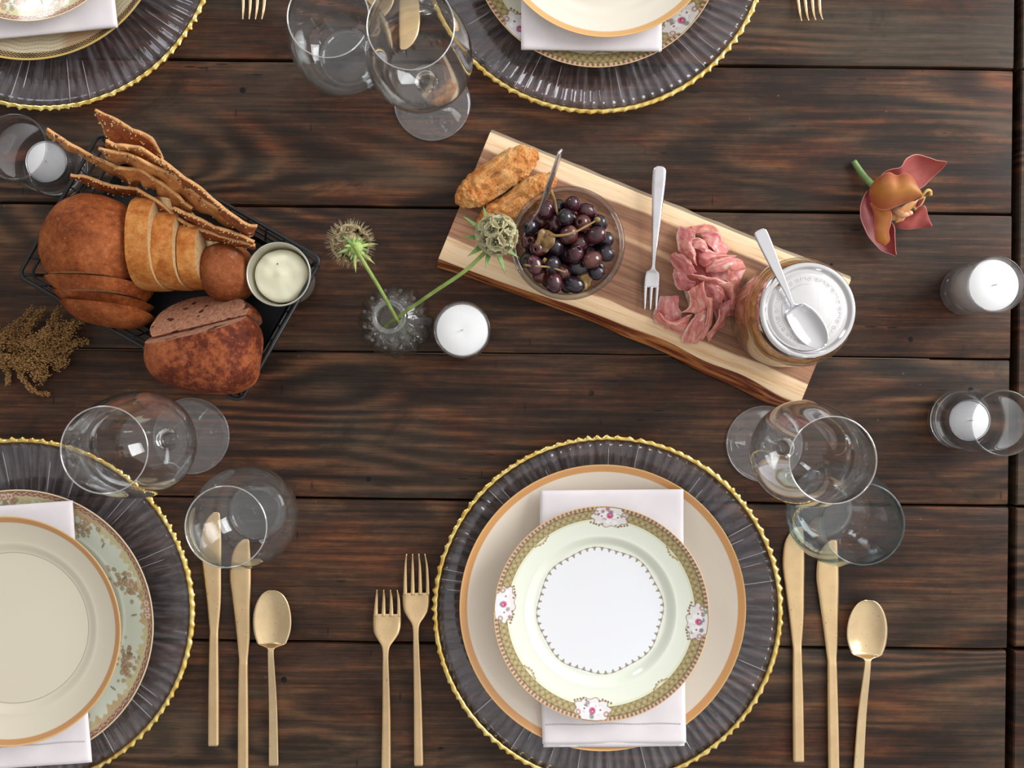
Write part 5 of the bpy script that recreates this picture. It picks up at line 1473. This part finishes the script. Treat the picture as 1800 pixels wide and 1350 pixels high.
# ------------------------------------------------------------------ seeded crackers
def cracker_mat(name, stops):
    m = M(name); oc = m.coord(); x, y, z = m.xyz(m.coord('UV'))
    a = m.noise(oc, 70, 5, .65); b_ = m.noise(oc, 260, 4, .6)
    ed = (y-.5).abs().ss(.36, .5)
    c = m.ramp(a*.6+b_*.4, stops)
    c = m.mix(ed*.8, c, rgb(224, 168, 108))
    c = m.mix(m.noise(oc, 190, 3, .5).ss(.60, .68)*.45, c, rgb(96, 46, 22))
    return m.pr(c, .62, 0, m.bump(a+b_*.8, .6, .0012))
CK1 = cracker_mat('golden_cracker', [(.3, rgb(146, 82, 38)), (.5, rgb(196, 128, 70)), (.7, rgb(222, 168, 108))])
CK2 = cracker_mat('toasted_brown_cracker', [(.3, rgb(98, 42, 18)), (.5, rgb(146, 76, 38)), (.7, rgb(190, 114, 64))])
SEED = simple('sesame_seed', rgb(214, 176, 122), .5)
POPPY = simple('dark_seed', rgb(70, 52, 36), .6)
def zc1(x, y): return (x/3, 180+y/3)
def ck(label, A, B_, mat, seed, wav=.0012, nseed=45, side=1, dark=False, th=.0026, flat=False):
    A = [(*zc1(x, y), h) for x, y, h in A]; B_ = [(*zc1(x, y), h) for x, y, h in B_]
    if not flat: B_ = [(x*.95+A[min(i, len(A)-1)][0]*.05, y*.95+A[min(i, len(A)-1)][1]*.05, h-.007) for i, (x, y, h) in enumerate(B_)]
    P = patch(A, B_, 60, 7, .0008, .0011, 55, seed)
    for i, r_ in enumerate(P):
        for j, q in enumerate(r_):
            q.z += wav*math.sin(i*.42+seed)*(.3+.7*abs(j/3-1)); q.x += wav*.7*math.sin(i*.55+seed*2)*(j/6); q.y += wav*.8*math.cos(i*.5+seed)*(j/6)
    base = P[-1][3].copy(); base.z = min(q.z for r_ in P for q in r_)
    o = sheet('seeded_cracker', P, mat, base, th, label, 'cracker', 'long seeded crackers standing in the basket', 0)
    b = MB(); rg = random.Random(seed*13)
    for _ in range(nseed):
        i = rg.randrange(2, 58); j = rg.choice([0, 0, 0, 6, 6, 1, 2, 4]); q = P[i][j]-base
        n = (P[i+1][j]-P[i-1][j]).cross(P[i][min(j+1, 6)]-P[i][max(j-1, 0)]).normalized()
        if n.z < 0: n = -n
        q = q + n*th*.55 + Vector((rg.uniform(-1, 1), rg.uniform(-1, 1), 0))*.0008
        r3 = Euler((rg.uniform(-.4, .4), rg.uniform(-.4, .4), rg.uniform(0, 6.3))).to_matrix()
        b.ball(q, .0009, 1, sc=(1.35, .8, .5), rot=r3, mi=1 if (dark and rg.random() < .4) else 0)
    s_ = b.build('sesame_seeds', [SEED, POPPY], o); s_['kind'] = 'stuff'
    return o
ck('flat brown diamond shaped cracker, the topmost one pointing up', [(500, 40, .098), (590, 75, .094), (690, 135, .090), (800, 185, .085), (858, 300, .070)], [(505, 50, .096), (545, 130, .086), (585, 200, .078), (690, 265, .070), (850, 320, .064)], CK2, 1, .0007, 70, flat=True)
ck('narrow golden cracker reaching farthest left over the candle glass', [(252, 142, .092), (330, 190, .088), (450, 262, .082), (620, 345, .074), (740, 400, .066)], [(262, 165, .090), (330, 222, .084), (450, 290, .076), (600, 385, .064), (730, 450, .054)], CK1, 2, .0012, 60, dark=True)
ck('reddish brown cracker starting over the wire rim at the left', [(370, 378, .078), (450, 390, .076), (560, 430, .073), (720, 455, .072)], [(374, 392, .076), (450, 420, .072), (560, 470, .066), (722, 492, .062)], CK2, 3, .0007, 35)
ck('long dark cracker lowest of the bunch, ending beside the butter cup', [(715, 452, .078), (830, 520, .078), (960, 620, .074), (1120, 690, .070), (1345, 752, .066)], [(722, 478, .072), (850, 590, .066), (985, 682, .062), (1160, 740, .060), (1342, 772, .062)], CK2, 4, .0010, 90)
ck('narrow dark cracker just above the lowest one', [(910, 556, .082), (1000, 590, .082), (1120, 645, .079), (1240, 690, .076), (1340, 735, .072)], [(925, 575, .074), (1010, 640, .072), (1120, 690, .069), (1230, 728, .068), (1335, 752, .068)], CK2, 5, .0009, 60)
ck('wavy golden cracker in the middle of the bunch', [(600, 345, .088), (720, 350, .088), (830, 410, .087), (930, 480, .084), (1012, 560, .080)], [(640, 390, .078), (740, 430, .076), (850, 480, .075), (930, 550, .072), (1008, 580, .074)], CK1, 6, .0018, 30)
ck('broad pale cracker with a crinkled edge, in the centre of the bunch', [(524, 244, .096), (660, 270, .098), (800, 325, .098), (940, 395, .094), (1090, 520, .088), (1180, 570, .084), (1246, 640, .078)], [(532, 262, .092), (640, 318, .086), (780, 390, .086), (920, 480, .082), (1050, 570, .076), (1150, 620, .074), (1238, 664, .074)], CK1, 7, .0019, 80, dark=True)
ck('rust coloured cracker lying over the right of the bunch with forked end', [(850, 300, .102), (960, 385, .100), (1090, 480, .096), (1200, 575, .091), (1300, 640, .085), (1358, 648, .082)], [(870, 345, .096), (960, 440, .090), (1080, 540, .084), (1180, 610, .080), (1270, 680, .078), (1335, 716, .078)], CK2, 8, .0012, 80)
ck('small curled golden cracker near the top of the bunch', [(555, 200, .100), (640, 228, .100), (740, 240, .100), (850, 310, .098), (960, 400, .094)], [(562, 222, .094), (610, 262, .090), (740, 290, .090), (840, 345, .088), (945, 425, .086)], CK1, 9, .0016, 50)

# ------------------------------------------------------------------ dried amaranth
AM = M('golden_dried_amaranth'); _v = AM.coord()
AM = AM.pr(AM.ramp(AM.noise(_v, 210, 4, .6)*.6+AM.noise(_v, 40, 2)*.4, [(.32, rgb(96, 64, 32)), (.5, rgb(140, 102, 56)), (.66, rgb(180, 140, 88))]), .85, 0, AM.bump(AM.noise(_v, 900, 3), .4, .0006))
ar = W(-10, 606); am = thing('dried_flower_sprig', 'golden brown dried flower sprig lying at the left edge below the bread basket', 'dried flower', (ar.x, ar.y, T+.0002))
branches = [
 [(-60, 612, .012), (0, 597, .016), (30, 575, .018), (58, 543, .012)], [(0, 606, .014), (45, 578, .018), (73, 546, .012)], [(10, 612, .014), (70, 590, .020), (92, 568, .018), (105, 543, .013)],
 [(20, 612, .016), (85, 592, .022), (118, 575, .018), (147, 562, .010)], [(30, 616, .014), (95, 604, .018), (125, 602, .012), (155, 600, .007)], [(50, 616, .016), (100, 600, .022), (124, 584, .016), (128, 570, .012)],
 [(30, 622, .014), (80, 632, .018), (112, 634, .013), (98, 648, .009)], [(20, 628, .012), (55, 650, .012), (68, 666, .008), (84, 655, .009)], [(0, 625, .010), (30, 648, .010), (45, 672, .007), (64, 690, .006), (85, 693, .005)],
 [(-30, 625, .010), (0, 640, .010), (14, 655, .007), (13, 676, .005)], [(-40, 608, .018), (10, 600, .022), (50, 604, .024), (90, 618, .020)], [(-20, 600, .018), (25, 590, .018), (45, 582, .018), (55, 570, .014)],
 [(-40, 618, .016), (0, 626, .018), (40, 632, .018), (80, 648, .012)], [(-40, 595, .008), (5, 588, .010), (30, 570, .010)], [(50, 608, .024), (90, 585, .020), (112, 566, .014)], [(40, 620, .018), (90, 622, .020), (122, 612, .012)], [(-30, 632, .008), (10, 636, .012), (50, 640, .014), (72, 655, .010)]]
rg = random.Random(5)
for bi, br in enumerate(branches):
    loc = [W(*q)-am.location for q in br]; cr = crom(loc, 40)
    b = MB(); b.tube([Vector(q) for q in cr], [.0011-.0006*i/39 for i in range(40)], 5)
    L = sum((Vector(cr[i+1])-Vector(cr[i])).length for i in range(39)); n = int(L*7600)
    for _ in range(n):
        t_ = rg.random()**.85; i = min(int(t_*39), 38); p = Vector(cr[i]).lerp(Vector(cr[i+1]), t_*39-i)
        rr = (.0060 if bi not in (8, 9) else .0032)*(1-.35*t_**3)*(1+.3*math.sin(t_*26+bi))
        d = Vector((rg.gauss(0, 1), rg.gauss(0, 1), rg.gauss(0, 1))).normalized()*rr*rg.uniform(.45, 1.05)
        q = p+d; q.z = max(q.z, .0012)
        b.ball(q, rg.uniform(.0006, .00115), 1, sc=(1, .8, .9))
    b.uv = {}; o = b.build('flower_spike', AM, am)

# ------------------------------------------------------------------ orchid flower
def zo(x, y): return (1460+x*.18889, 240+y*.18889)
def OP(l): return [(*zo(x, y), h) for x, y, h in l]
def petal_mat(name, inner, mid, outer, rim):
    m = M(name); x, y, z = m.xyz(m.coord('UV')); oc = m.coord()
    v = m.noise(m.comb(x*1.5, y*34, 0.0), 1.0, 3, .6); n = m.noise(oc, 60, 3, .6)
    e = (y-.5).abs()
    c = m.mix((e*1.5+n*.5-.1).ss(.22, .95), inner, outer)
    c = m.mix(v.ss(.35, .7)*.45, c, mid)
    c = m.mix(e.ss(.465, .497)*.8, c, rim)
    return m.pr(c, .5, 0, m.bump(v, .25, .0005), Subsurface_Weight=.25, Subsurface_Scale=.004, Subsurface_Radius=(1, .4, .25), Sheen_Weight=.1)
PM_ROSE = petal_mat('rose_petal', rgb(186, 92, 84), rgb(150, 62, 60), rgb(172, 74, 70), rgb(226, 168, 150))
PM_RED = petal_mat('deep_red_petal', rgb(136, 44, 46), rgb(166, 68, 60), rgb(120, 36, 42), rgb(222, 160, 148))
PM_OR = petal_mat('orange_petal', rgb(188, 124, 48), rgb(172, 98, 44), rgb(160, 70, 42), rgb(224, 160, 112))
PM_LIP = petal_mat('peach_lip', rgb(232, 176, 104), rgb(206, 110, 70), rgb(236, 170, 120), rgb(246, 216, 180))
ob = W(*zo(480, 560)); orch = thing('orchid_flower', 'single red and orange orchid flower with green stem lying on bare wood at the right', 'flower', (ob.x, ob.y, T+.0003))
def petal(A, B_, mat, bulge, seed, amp=.0007, nu=30, nv=15, name='petal', th=.0007):
    P = patch(OP(A), OP(B_), nu, nv, bulge, amp, 70, seed)
    b = MB(); b.grid([[Vector((q.x, q.y, max(q.z, T+.0008)))-orch.location for q in r_] for r_ in P]); o = b.build(name, mat, orch); mod_solid(o, th, 0); mod_sub(o, 1); return o
petal([(430, 440, .014), (480, 350, .018), (560, 300, .022), (650, 285, .024), (700, 210, .026), (790, 163, .026), (900, 185, .026), (1000, 225, .025), (1078, 236, .026)],
      [(440, 460, .010), (520, 440, .010), (620, 460, .010), (720, 500, .010), (800, 495, .009), (870, 465, .009), (950, 380, .012), (1030, 310, .018), (1078, 245, .026)], PM_ROSE, -.003, 1)
petal([(345, 500, .010), (290, 590, .012), (275, 700, .013), (300, 830, .014), (370, 960, .012), (470, 1060, .010), (560, 1090, .010), (605, 1113, .012)],
      [(390, 520, .012), (400, 640, .010), (470, 720, .009), (560, 790, .012), (600, 850, .016), (600, 930, .016), (606, 1010, .014), (612, 1100, .012)], PM_RED, -.005, 2)
petal([(640, 770, .012), (760, 720, .016), (840, 650, .020), (872, 640, .021), (905, 720, .020), (945, 832, .016)],
      [(600, 838, .010), (650, 860, .012), (720, 872, .013), (800, 858, .012), (880, 846, .012), (945, 840, .016)], PM_ROSE, .002, 3)
petal([(365, 620, .018), (395, 700, .018), (410, 780, .018), (405, 880, .019), (420, 970, .020), (470, 1000, .021), (500, 1016, .021)],
      [(430, 600, .020), (520, 650, .023), (572, 720, .025), (565, 800, .026), (540, 880, .026), (552, 970, .025), (505, 1018, .022)], PM_OR, .002, 4)
petal([(355, 510, .016), (400, 420, .024), (470, 360, .031), (550, 330, .034), (620, 362, .033), (700, 338, .035), (765, 380, .036), (815, 470, .035), (850, 558, .032)],
      [(360, 540, .014), (385, 620, .020), (430, 672, .025), (500, 688, .028), (570, 672, .030), (650, 640, .031), (730, 605, .032), (800, 575, .032), (850, 562, .032)], PM_OR, .009, 5)
rgo = random.Random(9)
for i, (A, B_) in enumerate([
   ([(570, 700, .018), (600, 660, .022), (650, 650, .026), (700, 620, .028), (780, 600, .029), (860, 570, .028)], [(575, 790, .016), (620, 760, .018), (660, 720, .020), (720, 680, .022), (790, 640, .024), (870, 580, .027)]),
   ([(580, 760, .016), (620, 700, .022), (660, 690, .026), (690, 700, .026)], [(610, 800, .014), (650, 790, .016), (690, 780, .017), (720, 750, .018)]),
   ([(760, 650, .022), (800, 600, .026), (850, 570, .028), (885, 560, .028)], [(780, 690, .016), (810, 660, .018), (850, 630, .020), (880, 575, .026)])]):
    petal(A, B_, PM_LIP, .002, 20+i, .0022, 26, 11, 'lip_frill')
petal([(790, 650, .0262), (815, 600, .0285), (868, 572, .0290)], [(800, 665, .0262), (840, 630, .0272), (868, 578, .0288)], simple('dark_red_throat', rgb(120, 20, 20), .5), 0, 31, 0, 12, 5, 'throat')
b = MB(); b.tube([Vector(q) for q in crom([W(*zo(x, y), h)-orch.location for x, y, h in ((840, 565, .029), (870, 530, .031), (900, 500, .032), (928, 508, .031), (930, 545, .029))], 24)], [.0010+.0006*i/23 for i in range(24)], 8)
b.build('lip_hook', noisy('pale_yellow_lip', [(.3, rgb(214, 168, 84)), (.7, rgb(236, 206, 130))], 200, .5), orch)
b = MB(); c_ = W(*zo(738, 712), .029)-orch.location; b.ball(c_, .0028, 3, sc=(1, .8, .8)); b.tube([W(*zo(600, 690), .022)-orch.location, W(*zo(680, 735), .027)-orch.location, c_], [.0035, .0028, .0022], 10)
b.build('column', noisy('peach_column', [(.3, rgb(226, 160, 110)), (.7, rgb(246, 206, 170))], 150, .4), orch)
b = MB(); pts = crom([W(*zo(x, y), h)-orch.location for x, y, h in ((215, 228, .0040), (255, 290, .0045), (320, 380, .006), (400, 460, .012), (450, 510, .016))], 24)
b.tube([Vector(q) for q in pts], [.0024, *[.0026+.0009*i/23 for i in range(22)], .0034], 14); b.build('stem', noisy('green_orchid_stem', [(.3, rgb(96, 130, 70)), (.7, rgb(140, 168, 104))], 90, .5, .2), orch)
